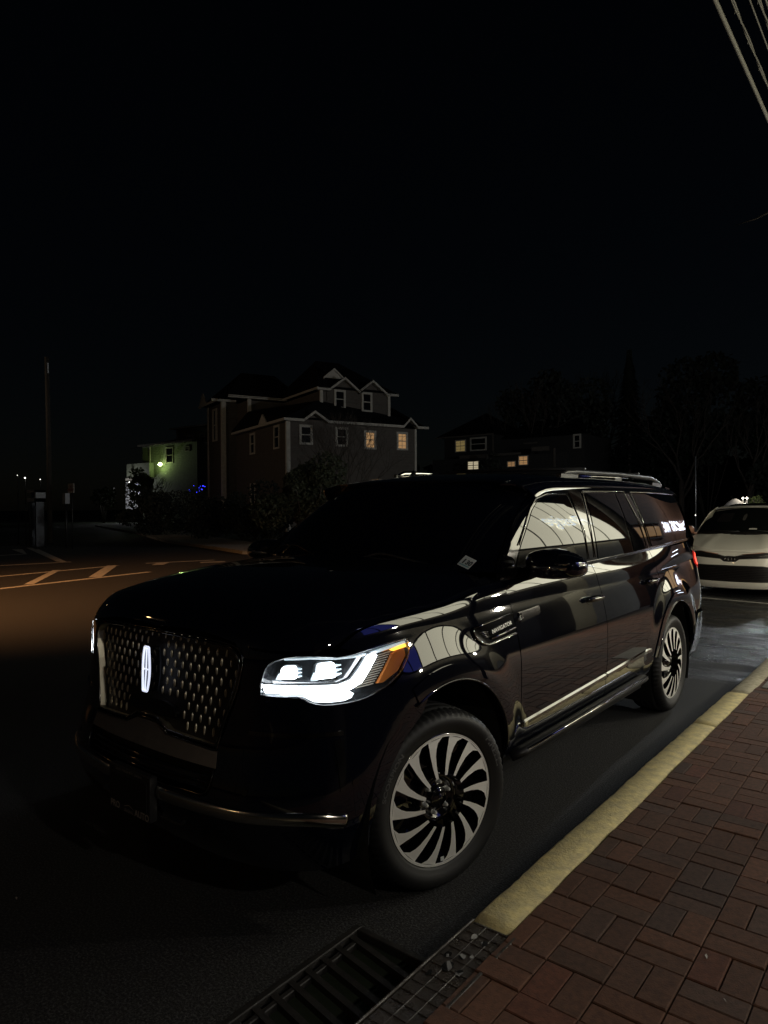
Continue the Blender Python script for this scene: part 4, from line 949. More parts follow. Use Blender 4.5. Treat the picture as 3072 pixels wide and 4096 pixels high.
# two projector lamps: housing, lens and glow
for (s0,z0,rw,rh,mm) in ((-.755,1.043,.040,.030,'projector_glow'),(-.590,1.046,.048,.036,'projector_glow')):
    a0=math.asin(.3)
    bx=[(s0-rw*1.55,z0-rh*1.05),(s0-rw*1.2,z0+rh*.6),(s0-rw*.7,z0+rh*1.1),(s0+rw*1.25,z0+rh*1.12),(s0+rw*1.42,z0-rh*.5),(s0+rw*1.15,z0-rh*1.1)]
    hpart('projector_housing',rnd(bx,.012),'bezel',-.040,.012)
    hpart('projector_lens',rnd([(s0-rw*.95,z0-rh*.85),(s0-rw*.75,z0+rh*.8),(s0+rw*.9,z0+rh*.9),(s0+rw*1.0,z0-rh*.75)],.014),mm,-.026,.012)
    hpart('projector_reflector',rnd([(s0-rw*1.45,z0-rh*1.0),(s0-rw*1.1,z0-rh*.1),(s0-rw*.8,z0-rh*.3),(s0-rw*.7,z0-rh*.98)],.006),'glow_soft',-.030,.01)
    for j in range(3): hpart('projector_fin',[(s0+rw*1.05,z0-rh*.6+j*rh*.5),(s0+rw*1.0,z0-rh*.4+j*rh*.5),(s0+rw*1.5,z0-rh*.3+j*rh*.45),(s0+rw*1.5,z0-rh*.42+j*rh*.45)],'glow_soft',-.022,.008)
for j in range(13):
    f=j/12.;a=(-.463+f*.135,.968+f*.112);b_=(-.372+f*.118,.975+f*.112)
    hpart('reflector_rib',[(a[0],a[1]),(a[0]+.001,a[1]+.0035),(b_[0]+.001,b_[1]+.0035),(b_[0],b_[1])],'reflector',-.022,.006)
hpart('side_marker',rnd([(-.357,.975),(-.246,1.083),(-.180,1.096),(-.183,1.066),(-.245,1.012),(-.330,.976)],.006),'amber',-.014,.02)
hpart('indicator',[(-.261,1.097),(-.210,1.106),(-.172,1.111),(-.170,1.098),(-.21,1.094),(-.244,1.090)],'amber_lamp',-.010,.012)
# ---- badge on wing and door
Sd=on(side)
zt=lambda s,z:(s,z-1.168)
b1=[(.296,1.104),(.302,1.068),(.34,1.035),(.41,1.010),(.55,1.012),(.694,1.018),(.696,1.117),(.55,1.112),(.42,1.108)]
badge=panel('wing_badge',side,[zt(*p) for p in rnd(b1,.012)],.03,.02,'gloss_black',suv,off=.006,thick=.01,mirror=True)
def btube(name,pts,r,m,off=.01,closed=False,flat=1,fn=Sd,par=None):
    mb=MB();mb.tube([fn(*zt(a,b),off) for a,b in pts],r,n=6,closed=closed,flat=flat);o=mb.build(name,m,(par or badge)[0]);mir_obj(o,(par or badge)[1])
btube('badge_frame',dens(b1[:6],2),.0045,'chrome',.009);btube('badge_frame',[(.30,1.104),(.42,1.109),(.55,1.113),(.69,1.118)],.003,'dark_chrome',.009)
btube('badge_bar',[(.44,1.034),(.55,1.037),(.690,1.050)],.005,'chrome',.012,flat=.6)
mb=MB();text_on(mb,'NAVIGATOR',.0265,lambda x,y:Sd(*zt(.553+x,1.070+y+x*.075),.0135),bold=.0006,wide=1.32)
o=mb.build('badge_lettering','badge_metal',badge[0])
mb=MB();text_on(mb,'NAVIGATOR',.0265,lambda x,y:(lambda P:(-P[0],P[1],P[2]))(Sd(*zt(.553-x,1.070+y+x*.0),.0135)),bold=.0006,wide=1.32);mb.build('badge_lettering','badge_metal',badge[1])
for k in range(4): btube('badge_wing',[(.345+.012*k,1.078-.009*k),(.42,1.070-.008*k)],.0018,'chrome',.012)
# ---- doors
fd=[(.706,-.748),(.724,-.60),(.726,-.238),(.710,-.064),(.706,-.005),(.690,.03),(.680,.105),(.678,.141),(1.2,.141),(1.835,.141),(1.862,.07),(1.895,-.02),(1.901,-.20),(1.897,-.748)]
door1=panel('front_door',side,fd,.045,.022,'paint',suv,thick=.02,mirror=True,lb=(-.006,0,.006))
rd=[(1.905,-.748),(1.909,-.20),(1.903,-.02),(1.870,.07),(1.843,.141),(2.4,.141),(2.985,.141),(3.02,.09),(3.070,.03),(3.098,-.05),(3.092,-.16),(3.060,-.27)]
rd+=[(2.98,-.352),(2.885,-.47),(2.845,-.56),(2.815,-.66),(2.80,-.748)]
door2=panel('rear_door',side,rd,.03,.02,'paint',suv,thick=.02,mirror=True,lb=(-.006,0,.006))
for d,(s0,s1),zf in ((door1,(.742,1.893),lambda s:.547+.0285*(s-.74)),(door2,(1.913,2.765),lambda s:.547+.0285*(s-.74))):
    pts=[(s,zf(s)+.011) for s in np.linspace(s0,s1,8)]+[(s,zf(s)-.011) for s in np.linspace(s1,s0,8)]
    panel('door_trim',wall,pts,.1,.02,'chrome',d,off=.010,thick=.012,mirror=True)
for d,s0 in ((door1,1.62),(door2,2.74)):
    z0=1.092 if d is door1 else 1.108
    cup=[(s0+.115+.105*math.cos(a),z0-1.168+.036*math.sin(a)) for a in np.linspace(0,2*math.pi,20,endpoint=False)]
    panel('handle_cup',side,cup,.05,.03,'gloss_black',d,off=.0015,thick=.004,mirror=True)
    mb=MB();mb.tube([Sd(*zt(s0+a,z0+.004),o_) for a,o_ in ((0,.004),(.01,.026),(.05,.038),(.115,.042),(.18,.038),(.22,.026),(.232,.004))],[.014,.017,.018,.019,.018,.017,.014],n=12,flat=.6)
    h=mb.build('door_handle','gloss_black',d[0]);mir_obj(h,d[1])
    mb=MB();mb.tube([Sd(*zt(s0+a,z0+.004),o_) for a,o_ in ((.02,.040),(.06,.048),(.115,.053),(.17,.048),(.21,.040))],.0085,n=8);h2=mb.build('handle_trim','chrome',d[0]);mir_obj(h2,d[1])
tailb=[(.760,1.114),(.90,1.118),(1.00,1.124),(1.003,1.092),(.985,1.080),(.86,1.070),(.765,1.062)]
panel('wing_badge_tail',side,[zt(*p) for p in rnd(tailb,.006)],.03,.02,'dark_chrome',door1,off=.006,thick=.008,mirror=True)
for k in range(3): btube('badge_feather',[(.732,1.085-.006*k),(.79,1.108-.012*k)],.0022,'chrome',.010,par=door1)
# rear quarter
qo=[(2.82,-.748),(2.835,-.66)]
qo=[(2.853,-.56),(2.893,-.465),(2.99,-.345),(3.068,-.265),(3.100,-.16),(3.106,-.05),(3.078,.033),(3.028,.092),(2.993,.141),(3.7,.141),(4.25,.141),(4.275,.05),(4.285,-.06),(4.40,-.10),(4.62,-.12),(4.62,-.45),(4.10,-.45),(3.905,-.52)]
qo+=[(a,b-1.17) for a,b in arc((3.40,.39),.515,22,163,28)]
quarter=panel('rear_quarter',side,qo,.024,.018,'paint',suv,thick=.02,mirror=True,lb=(-.006,0,.006))
rb=[(3.90,.64),(4.10,.714),(4.62,.714),(5.45,.714),(5.45,.33),(4.5,.33),(3.97,.36),(3.925,.45),(3.918,.52)]
panel('rear_bumper',wall,rb,.05,.03,'paint',suv,off=.012,thick=.02,mirror=True)
tg=[(.83,.722),(.83,1.15),(.80,1.17),(0,1.17),(-.80,1.17),(-.83,1.15),(-.83,.722)]
tailgate=panel('tailgate',wallr,tg,.06,.05,'paint',suv,thick=.02,center=(0,2,.75))
panel('rear_corner',side,[(4.27,.055),(4.42,.055),(4.46,.06),(4.36,.139),(4.25,.139)],.03,.02,'paint',quarter,thick=.02,mirror=True)
tl=[(4.285,-.055),(4.280,.03),(4.30,.052),(4.44,.052),(4.54,.0),(4.60,-.03),(4.60,-.11),(4.42,-.105)]
tlo=panel('taillight',side,tl,.03,.02,'tail_red',suv,off=.006,thick=.03,mirror=True)
panel('tail_lamp_bar',side,[(4.295,-.05),(4.295,.0),(4.34,.035),(4.46,.03),(4.55,-.03),(4.57,-.075),(4.42,-.075)],.03,.02,'tail_glow',tlo,off=.009,thick=.01,mirror=True)
# sills, running boards, liners
panel('sill',wall,[(.62,.425),(2.79,.425),(2.79,.30),(.60,.30)],.2,.03,'trim_black',suv,off=-.012,thick=.03,mirror=True)
mb=MB();mb.tube([(.975,.66,.405),(1.018,.70,.425),(1.022,1.6,.43),(1.022,2.55,.435),(.975,2.60,.415)],.028,n=10,flat=1.6);rbd=mb.build('running_board','trim_black',suv);r2=mir_obj(rbd)
mb=MB();mb.tube([(1.052,.70,.442),(1.058,1.6,.447),(1.056,2.55,.452)],.0075,n=8);k=mb.build('board_trim','chrome',rbd);mir_obj(k,r2)
for yw in (.05,3.40):
    mb=MB();n=28
    vs=[(x,yw+.53*math.cos(R_(-25+230*i/n)),.39+.53*math.sin(R_(-25+230*i/n))) for i in range(n+1) for x in (.45,.975)]
    mb.add(vs,[(2*i,2*i+1,2*i+3,2*i+2) for i in range(n)]);mb.box((.40,yw-.6,.25),(.45,yw+.6,1.0))
    l=mb.build('wheel_arch_liner','void',suv);mir_obj(l)
    # flat trim ring and lip round the opening
    def ring(u,v,c=((.055,.40) if yw<1 else (3.40,.39))):
        u=np.asarray(u,float);v=np.asarray(v,float);return wall(c[0]+u*np.cos(v),c[1]+u*np.sin(v))
    a0,a1=(R_(8),R_(116)) if yw<1 else (R_(20),R_(165))
    panel('arch_trim',ring,[(.517,a) for a in np.linspace(a0,a1,40)]+[(.588,a) for a in np.linspace(a1,a0,40)],.03,R_(4),'paint',suv,off=.007,thick=.01,mirror=True)
    c=(.055,.40) if yw<1 else (3.40,.39);a0,a1=(8,118) if yw<1 else (20,165)
    mb=MB();mb.tube([Wl(a,b,.006) for a,b in arc(c,.517,a0,a1,36)],.006,n=6);l=mb.build('arch_lip','paint',suv);mir_obj(l)
MB().box((-.80,.62,.24),(.80,2.80,1.10)).box((-.80,4.0,.36),(.80,4.40,1.12)).box((-.40,2.8,.3),(.40,4.1,1.12)).build('underbody','void',suv)
# ---- cabin: gloss pillars as one side frame, panes proud of it
zb_=lambda y:float(_belt(np.array(y))[1])
tp=Spl([.62,.80,1.159,1.294,1.545,1.861,2.745,3.946,4.131,4.20],[1.335,1.475,1.688,1.752,1.788,1.803,1.822,1.820,1.792,1.76])
A_=[(y,zb_(y)+.001) for y in np.linspace(.66,4.28,24)]
T_=[(y,float(tp(np.array(y)))) for y in list(np.linspace(4.14,1.3,24))+[1.2,1.1,1.0,.9,.8,.72]]
cabo=A_+[(4.25,1.50),(4.19,1.68)]+T_
frame=panel('cabin_side',cabin,cabo,.06,.03,'gloss_black',suv,thick=.03,mirror=True)
def cpart(name,pts,m,off=.003,thick=.004,r=.012,par=frame): return panel(name,cabin,rnd(pts,r) if r else pts,.06,.03,m,par,off=off,thick=thick,mirror=True)
# door glass belongs to the doors
cpart('window_pane',[(.835,1.335),(.86,1.395),(.934,1.480),(1.141,1.664),(1.235,1.715),(1.376,1.742),(1.672,1.751),(1.765,1.50),(1.768,1.328),(1.58,1.322)],'dark_glass',.004,par=door1,r=.02)
cpart('window_pane',[(1.955,1.335),(1.960,1.55),(1.974,1.770),(2.506,1.777),(2.56,1.58),(2.617,1.341)],'dark_glass',.004,par=door2,r=.012)
cpart('quarter_pane',[(2.660,1.341),(2.59,1.60),(2.540,1.776),(2.700,1.779),(2.82,1.58),(2.92,1.347)],'dark_glass',.004,par=door2,r=.012)
cpart('rear_side_pane',[(3.070,1.362),(2.98,1.58),(2.885,1.775),(3.5,1.779),(4.050,1.771),(4.15,1.60),(4.235,1.385),(3.6,1.374)],'dark_glass',.004,r=.02)
# bright line along the belt and window frames
for (y0,y1,par) in ((.83,1.838,door1),(1.846,2.99,door2),(3.0,4.27,quarter)):
    ys=np.linspace(y0,y1,10);panel('belt_moulding',cabin,[(y,zb_(y)+.002) for y in ys]+[(y,zb_(y)+.021) for y in ys[::-1]],.1,.03,'dark_chrome',par,off=.009,thick=.012,mirror=True)
Cb=on(cabin)
def ctube(name,pts,r,m,par,off=.006):
    mb=MB();mb.tube([Cb(a,b,off) for a,b in pts],r,n=6,flat=.7);o=mb.build(name,m,par[0]);mir_obj(o,par[1])
ctube('window_trim',[(.90,1.475),(1.12,1.676),(1.225,1.733),(1.376,1.760),(1.69,1.768)],.005,'dark_chrome',door1)
ctube('window_trim',[(1.70,1.766),(1.79,1.53),(1.795,1.345)],.004,'dark_chrome',door1)
ctube('window_trim',[(1.90,1.35),(1.905,1.55),(1.93,1.785),(2.71,1.793),(2.85,1.58),(2.955,1.36)],.004,'dark_chrome',door2)
ctube('window_trim',[(3.03,1.365),(2.945,1.57),(2.85,1.79),(3.5,1.794),(4.06,1.787)],.004,'dark_chrome',quarter)
# A pillar between windscreen edge and cabin side
def apil(u,v):
    u,v=np.broadcast_arrays(np.asarray(u,float),np.asarray(v,float))
    a=wind(np.full(v.shape,.88),v);z=a[...,2]
    yc=np.interp(z,[1.335,1.475,1.688,1.752,1.79],[.66,.80,1.159,1.294,1.53]);c=cabin(yc,z)
    k=1-(1-u)**2
    return np.stack([a[...,0]+(c[...,0]-a[...,0])*k,a[...,1]+(c[...,1]-a[...,1])*u,z],-1)
panel('windscreen_pillar',apil,[(0,0),(1,0),(1,1.0),(0,1.0)],.12,.08,'paint',suv,thick=.01,mirror=True,center=(0,None,1.2))
glassw=[(x,.0) for x in np.linspace(-.875,.875,24)]+[(.875,.5)]+[(x,1.0) for x in np.linspace(.875,-.875,24)]+[(-.875,.5)]
ws=panel('windscreen',wind,glassw,.06,.08,'windshield_glass',suv,thick=.006,center=(0,2.0,1.2))
Wd=on(wind)
def wdf(x,v,o=0): return Wd(x,v,o)
stp=[(.700,.053),(.725,.128),(.786,.088),(.760,.016)]
panel('inspection_sticker',wind,stp,.05,.05,'sticker',ws,off=.0012,thick=.001,center=(0,2,1.2))
def stk(x,y):  # sticker frame coordinates in metres
    e0=np.array([.060,-.037]);e1=np.array([.026,.073]);p=np.array([.7430,.0713])+e0*x+e1*y;return Wd(float(p[0]),float(p[1]),.003)
mb=MB();text_on(mb,'1',.62,lambda x,y:stk(x-.24,y-.03),bold=.03);text_on(mb,'30',.58,lambda x,y:stk(x*.85+.20,y-.03),bold=.03);mb.build('sticker_print','sticker_ink',ws)
mb=MB();text_on(mb,'NJ SAFETY INSPECTION',.075,lambda x,y:stk(x,y+.36));mb.add([stk(-.44,-.40),stk(.44,-.40),stk(.44,-.30),stk(-.44,-.30)],[(0,1,2,3)]);mb.build('sticker_band','sticker_blue',ws)
# interior mirror faintly seen through the glass
# wipers and cowl
panel('cowl',top,[(-.80,.505),(-.55,.445),(-.28,.418),(0,.412),(.28,.418),(.55,.445),(.80,.505),(.86,.60),(.80,.66),(.5,.60),(0,.56),(-.5,.60),(-.80,.66),(-.86,.60)],.05,.05,'trim_black',suv,off=-.035,thick=.01,center=(0,None,.6))
for pts in ([(-.60,.02),(-.53,.135),(-.35,.10),(-.162,.035)],[(.10,.01),(.25,.09),(.42,.06),(.60,.015)],[(-.78,.03),(-.70,.115),(-.60,.135)]):
    mb=MB();mb.tube([Wd(a,b,.018) for a,b in dens(pts,4)],[.006]+[.008]*(len(dens(pts,4))-2)+[.005],n=6);mb.build('wiper','dark_chrome' if pts[0][0]<0 else 'trim_black',suv)
# ---- roof
def cant(u,y):
    u,y=np.broadcast_arrays(np.asarray(u,float),np.asarray(y,float))
    a=cabin(y,tp(y));b=roof(np.full(y.shape,.70),y);c=np.stack([a[...,0]-.012,y,b[...,2]-.004-.0*y],-1)
    u=u[...,None];return (1-u)**2*a+2*u*(1-u)*c+u*u*b
panel('roof_side',cant,[(0,1.24),(1,1.06)]+[(1,y) for y in np.linspace(1.3,4.18,12)]+[(0,y) for y in np.linspace(4.14,1.35,12)],.1,.1,'paint',suv,thick=.01,mirror=True,center=(0,None,1.2))
ro=[(x,1.0+.17*(x/.8)**2*.95) for x in np.linspace(-.70,.70,15)]+[(.70,4.18),(.35,4.26),(-.35,4.26),(-.70,4.18)]
rf=panel('roof',roof,ro,.08,.1,'paint',suv,thick=.01,center=(0,None,1.2))
def hdr(u,x):
    u,x=np.broadcast_arrays(np.asarray(u,float),np.asarray(x,float))
    a=wind(x,np.ones(x.shape));b=roof(x*.9,1.0+.17*(x*.9/.8)**2*.95+.02);k=u[...,None];c=a+(b-a)*.5+np.stack([x*0,x*0-.012,x*0+.010],-1)
    return (1-k)**2*a+2*k*(1-k)*c+k*k*b
panel('roof_header',hdr,[(0,x) for x in np.linspace(-.86,.86,16)]+[(1,x) for x in np.linspace(.86,-.86,16)],.2,.1,'paint',rf,thick=.01,center=(0,2.2,1.0))
# rear window and top spoiler
MB().prism([(4.12,1.80),(4.18,1.86),(4.30,1.85),(4.34,1.81),(4.24,1.78)],-.70,.70,axis='x').build('roof_spoiler','paint',suv)
mb=MB();mb.add([(-.86,4.40,1.17),(.86,4.40,1.17),(.72,4.16,1.80),(-.72,4.16,1.80)],[(0,1,2,3)]);mb.build('rear_window','dark_glass',suv)
for s in (1,-1): MB().add([(s*.93,4.27,1.37),(s*.86,4.41,1.17),(s*.72,4.17,1.80),(s*.81,4.13,1.79)],[(0,1,2,3)]).build('rear_pillar','gloss_black',suv)
# roof rails
for s in (1,-1):
    x=.70*s;mb=MB()
    mb.tube([(x,1.84,1.868),(x,1.97,1.912),(x,2.15,1.921),(x,3.0,1.930),(x,3.74,1.922),(x,3.90,1.900),(x,4.05,1.862)],[.012,.022,.020,.018,.020,.021,.012],n=10,flat=.8)
    mb.box((x-.016,1.86,1.84),(x+.016,2.14,1.905),.006);mb.box((x-.016,3.76,1.82),(x+.016,4.0,1.885),.006);mb.box((x-.014,2.86,1.85),(x+.014,3.0,1.91),.004)
    mb.v=[(p[0],p[1],p[2]+(.008 if s>0 else .045)) for p in mb.v];rr=mb.build('roof_rail','rail_black' if s>0 else 'chrome',suv)  # far rail chrome instead of black, so it shows the fascia reflection
    MB().tube([(x+.012*s,2.16,1.901),(x+.012*s,3.0,1.911),(x+.012*s,3.72,1.903)],.0035,n=6).build('rail_trim','chrome',rr)
for y in (2.3,3.45): MB().tube([(-.70,y,1.955),(0,y,1.972),(.70,y,1.955)],.012,n=8,flat=1.8).build('roof_crossbar','trim_black',suv)
mb=MB();mb.add([(-.425,1.66,1.90),(-.445,1.76,1.905),(-.405,1.76,1.905),(-.425,1.73,1.965),(-.425,1.755,1.965)],[(0,3,4,1),(0,2,4,3),(1,4,2),(0,1,2)]);mb.build('antenna_fin','chrome',suv)
MB().box((-.70,.9,1.12),(.70,4.1,1.60)).build('cabin_interior','interior',suv)
# ---- wing mirrors
def mirror_head():
    mb=MB();y=.86
    sec=[(.985,1.335),(.972,1.385),(.975,1.425),(1.02,1.452),(1.125,1.464),(1.215,1.442),(1.272,1.405),(1.284,1.372),(1.266,1.328),(1.13,1.305),(1.00,1.312)]
    sec=dens(sec,2,True);n=len(sec);cx,cz=1.12,1.378;rings=[(y+.0,.80,.80),(y-.045,.0,.0)]
    lay=[(.105,.90),(.07,.985),(.03,1.0),(-.01,.985),(-.045,.90),(-.065,.72),(-.078,.45),(-.083,.15)]
    vs=[(cx+(a-cx)*k,y+dy,cz+(b-cz)*k) for dy,k in lay for a,b in sec]
    fs=[(i*n+j,i*n+(j+1)%n,(i+1)*n+(j+1)%n,(i+1)*n+j) for i in range(len(lay)-1) for j in range(n)];fs+=[tuple(range(n)),tuple((len(lay)-1)*n+j for j in range(n))[::-1]]
    mb.add(vs,fs,True);return mb
mm=mirror_head().build('wing_mirror','paint',suv);m2=mir_obj(mm)
mb=MB();mb.tube([(.975,.935,1.372),(.985,.83,1.368),(1.04,.790,1.368),(1.13,.776,1.370),(1.21,.786,1.374),(1.265,.83,1.380),(1.278,.90,1.385)],[.007,.012,.013,.013,.014,.015,.008],n=8,flat=.5);k=mb.build('mirror_band','chrome',mm);mir_obj(k,m2)
mb=MB();mb.tube([(1.17,.772,1.392),(1.22,.788,1.394),(1.268,.835,1.396),(1.28,.89,1.396)],[.004,.007,.009,.005],n=8,flat=.6);k=mb.build('mirror_indicator','chrome',mm);mir_obj(k,m2)
mb=MB();mb.tube([(.90,.90,1.315),(.97,.89,1.325),(1.03,.88,1.345)],[.045,.034,.030],n=10,flat=.7);k=mb.build('mirror_arm','paint',mm);mir_obj(k,m2)
# ---- wheels
def wheel():
    mb=MB()
    mb.lathe([(.112,.287),(.118,.281),(.108,.273),(.06,.262),(-.11,.255),(-.13,.285)],96)      # barrel
    mb.lathe([(.045,0.0),(.045,.255)],48);                                               # brake side, dark
    NS=14
    xf=lambda r:.118+.018*max(0,1-max(0,(r-.112)/.155))**.9
    def P(r,ph,dx=0): a=R_(ph);return (xf(r)+dx,r*math.sin(a),r*math.cos(a))
    faces=MB()
    E1=[(.112,.5),(.160,3.4),(.210,6.2),(.248,8.2),(.266,8.9),(.275,9.2)]
    E2=[(.112,7.7),(.160,10.7),(.205,14.0),(.230,16.7),(.255,20.2),(.2735,26.4)]
    for k in range(NS):
        o=k*360/NS
        a=[P(r,p+o) for r,p in E1];b=[P(r,p+o) for r,p in [E2[0],E2[1],E2[2],E2[3],E2[4],E2[5]]]
        n=6;vs=a+b;fs=[(i,i+1,n+i+1,n+i) for i in range(n-1)]
        faces.add(vs,fs)
        back=[P(r,p+o,-.045) for r,p in E1]+[P(r,p+o,-.045) for r,p in E2[:6]]
        f2=[P(r,p+o,-.0012) for r,p in E1]+[P(r,p+o,-.0012) for r,p in E2[:6]]
        mb.add(f2+back,[(i,i+1,2*n+i+1,2*n+i) for i in range(n-1)]+[(n+i+1,n+i,3*n+i,3*n+i+1) for i in range(n-1)]+[(0,n,3*n,2*n)])
    faces.lathe([(xf(.273),.2735),(.1175,.279),(.118,.285)],96)
    mb.lathe([(.02,.115),(.080,.112),(.088,.100),(.086,.085),(.070,.080),(.070,.052),(.090,.048),(.096,.040),(.098,.0)],48)
    wh=mb.build('wheel','gloss_black')
    faces.build('spoke_faces','machined',wh)
    for k in range(6):
        a=R_(12+60*k);c=(.0,.0670*math.sin(a),.0670*math.cos(a));nb=MB();nb.lathe([(.068,.0095),(.088,.0090),(.094,.006),(.095,0)],6,c=c,smooth=False);nb.lathe([(.068,.0125),(.071,.0120),(.071,.0095)],16,c=c);nb.build('lug_nut','badge_metal',wh)
    cp=MB();cp.lathe([(.096,.037),(.099,.035),(.0995,0)],32);cpo=cp.build('centre_cap','gloss_black',wh)
    eb=MB()
    for pts in ([(-.005,-.02),(.005,-.02),(.006,0),(.005,.02),(-.005,.02),(-.006,0)],): eb.tube([(.1005,a,b) for a,b in pts],.0011,n=4,closed=True)
    eb.tube([(.1005,-.006,0),(.1005,.006,0)],.0009,n=4);eb.tube([(.1005,0,-.02),(.1005,0,.02)],.0009,n=4);eb.build('cap_emblem','chrome',cpo)
    # tyre
    prof=[(.108,.284),(.116,.289),(.121,.294),(.123,.300),(.130,.313),(.1365,.329),(.138,.343),(.135,.356),(.129,.367),(.120,.377),(.108,.384),(.092,.3885),(.078,.390),(.075,.382),(.068,.382),(.065,.3905),(.030,.3925),(.027,.384),(.020,.384),(.017,.393)]
    prof=prof+[(-a,b) for a,b in prof[::-1]]
    n=210;m=len(prof);vs=[]
    for k in range(n):
        a=2*math.pi*k/n
        for i,(ax,r) in enumerate(prof):
            j=min(i,m-1-i)
            if 8<=j<=12 and k%3==0: r-=.009 if j>9 else .005
            vs.append((ax,r*math.sin(a+(.012 if 8<=j<=10 else 0)),r*math.cos(a+(.012 if 8<=j<=10 else 0))))
    fs=[(k*m+i,((k+1)%n)*m+i,((k+1)%n)*m+i+1,k*m+i+1) for k in range(n) for i in range(m-1)]
    tb=MB();tb.add(vs,fs,True)
    ty=tb.build('tyre','rubber',wh)
    def ring(word,size,r0,phi0,wide=1.0):
        def f(x,y):
            rr=r0+y;ph=phi0+x/r0
            ax=np.interp(rr,[.313,.329,.343,.356,.367],[.130,.1365,.138,.135,.129])+.0016
            return (ax,rr*math.sin(ph),rr*math.cos(ph))
        lt=MB();text_on(lt,word,size,f,bold=.0008,wide=wide);lt.build('tyre_lettering','rubber_text',wh)
    ring('PIRELLI',.036,.338,R_(62),1.5);ring('SCORPION',.028,.338,R_(-60),1.5)
    return wh
W0=wheel();W0.parent=suv
def place_copy(src,loc,rz):
    c=src.copy();link(c);c.parent=suv;c.location=loc;c.rotation_euler=(0,0,rz)
    for ch in src.children:
        d=ch.copy();link(d);d.parent=c
        for g in ch.children: e=g.copy();link(e);e.parent=d
    return c
# keep to three levels: lettering and cap emblem hang on the wheel itself
for ch in list(W0.children):
    for g in list(ch.children): g.parent=W0
W0.location=(.884,.03,.405);W0.rotation_euler=(R_(0),0,R_(-15.2))
W0.rotation_mode='XYZ'
cA=place_copy(W0,(.880,3.34,.405),0)
cB=place_copy(W0,(-.88,-.03,.405),R_(180-15.2));cC=place_copy(W0,(-.88,3.34,.405),R_(180))
MB().box((.1165,-.012,-.268),(.1195,.006,-.250)).build('balance_weight','sticker',W0)

# ================================================================ white minivan parked behind
van=empty('minivan','white minivan parked behind the black SUV, facing the camera','car',(-.28,11.24,0))
_vp=Spl([-1.5,-1.2,-.95,-.72,-.5,-.25,0,.5,1.5,3.5],[(0,0),(.3,.012),(.55,.06),(.75,.17),(.88,.33),(.955,.56),(.975,.80),(.99,1.3),(.995,2.3),(.99,4.5)])
_vy=Spl([.1,.2,.35,.5,.65,.8,.95,1.1],[.10,.03,0,-.015,0,.05,.16,.35])
def vwall(q,z):
    q=np.asarray(q,float);s=np.abs(q)-1.5;z=np.asarray(z,float);p=_vp(s);f=1-sst(-.5,.4,s)
    return np.stack([p[...,0]*np.where(q<0,-1,1)*(1-.03*np.clip((z-.7)/.3,0,1)),p[...,1]+_vy(z)*f,z+0*s],-1)
_vh=Spl([-.05,.05,.25,.6,1.05,1.2],[.78,.82,.905,1.01,1.10,1.12])
def vhood(x,y):
    x,y=np.broadcast_arrays(np.asarray(x,float),np.asarray(y,float));a=np.abs(x)
    return np.stack([x,y,_vh(y-.20*(a/.95)**2.2*np.clip(1-y/1.2,0,1))-.05*(a/.95)**3+.012*np.exp(-((a-.52+.12*y)/.09)**2)],-1)
def vwind(x,v):
    x,v=np.broadcast_arrays(np.asarray(x,float),np.asarray(v,float));yb=1.02+.28*(x/.9)**2;zb=1.11-.03*(x/.9)**2;yt=2.0+.14*(x/.75)**2;zt=1.625-.035*(x/.75)**2
    return np.stack([x*(1-.17*v),yb+(yt-yb)*v,zb+(zt-zb)*v+.16*v*(1-v)],-1)
def vroof(x,y):
    x,y=np.broadcast_arrays(np.asarray(x,float),np.asarray(y,float));return np.stack([x,y,1.625+.07*sst(1.9,3.0,y)+.01-.05*(np.abs(x)/.74)**3],-1)
def VP(name,fn,o,da,db,m,**k): k.setdefault('center',(0,2.2,.8));return panel(name,fn,o,da,db,m,van,**k)
fo=[(0,.82),(.4,.815),(.6,.84)]
# hood: outline in x,y follows the nose
nose=[(float(p[0]),float(p[1])+.055) for p in _vp(np.linspace(-1.5,-.62,12))]
ho=nose+[(.86,.45),(.90,.8),(.90,1.22),(.6,1.10),(0,1.0)];ho=ho+[(-x,y) for x,y in ho[1:-1]][::-1]
VP('hood',vhood,ho,.06,.06,'van_paint')
bo_=[(0,.635),(.10,.64),(.16,.685),(.62,.715),(.80,.735),(.95,.80),(1.02,.86),(1.5,.98),(3.2,1.02),(5,1.02),(5,.22),(3.2,.20),(2.45,.20),(2.42,.45),(2.25,.66),(2.0,.70),(1.75,.62),(1.62,.40),(1.60,.20),(1.2,.17),(0,.15),(0,.27),(.5,.275),(.78,.29),(.80,.42),(.70,.55),(.52,.575),(0,.575)]
panel('front_bumper',vwall,bo_,.07,.05,'van_paint',van,center=(0,2.2,.7),only_mirror=False)
panel('front_bumper',vwall,bo_,.07,.05,'van_paint',van,center=(0,2.2,.7),only_mirror=True)
lip_=[(0,.745),(.10,.74),(.16,.762),(.40,.80),(.62,.835),(.66,.83),(.80,.88),(.95,.93),(1.04,.945),(.98,.975),(.78,.925),(.55,.885),(.3,.86),(0,.85)];lip_=lip_[:-1]+[(0,.85)]+[(-x,z) for x,z in lip_[1:-1]][::-1]
VP('hood_lip',vwall,lip_,.05,.03,'van_paint',off=-.004)
gr=[(0,.745),(.10,.74),(.16,.762),(.40,.80),(.62,.835),(.66,.83),(.62,.715),(.16,.685),(.10,.64),(0,.635)];gr=gr[:-1]+[(0,.635)]+[(-x,z) for x,z in gr[1:-1]][::-1]
g1=VP('upper_grille',vwall,gr,.06,.03,'van_black',off=-.012)
lg=[(0,.575),(.52,.575),(.70,.55),(.80,.42),(.78,.29),(.5,.275),(0,.27)];lg=lg[:-1]+[(0,.27)]+[(-x,z) for x,z in lg[1:-1]][::-1]
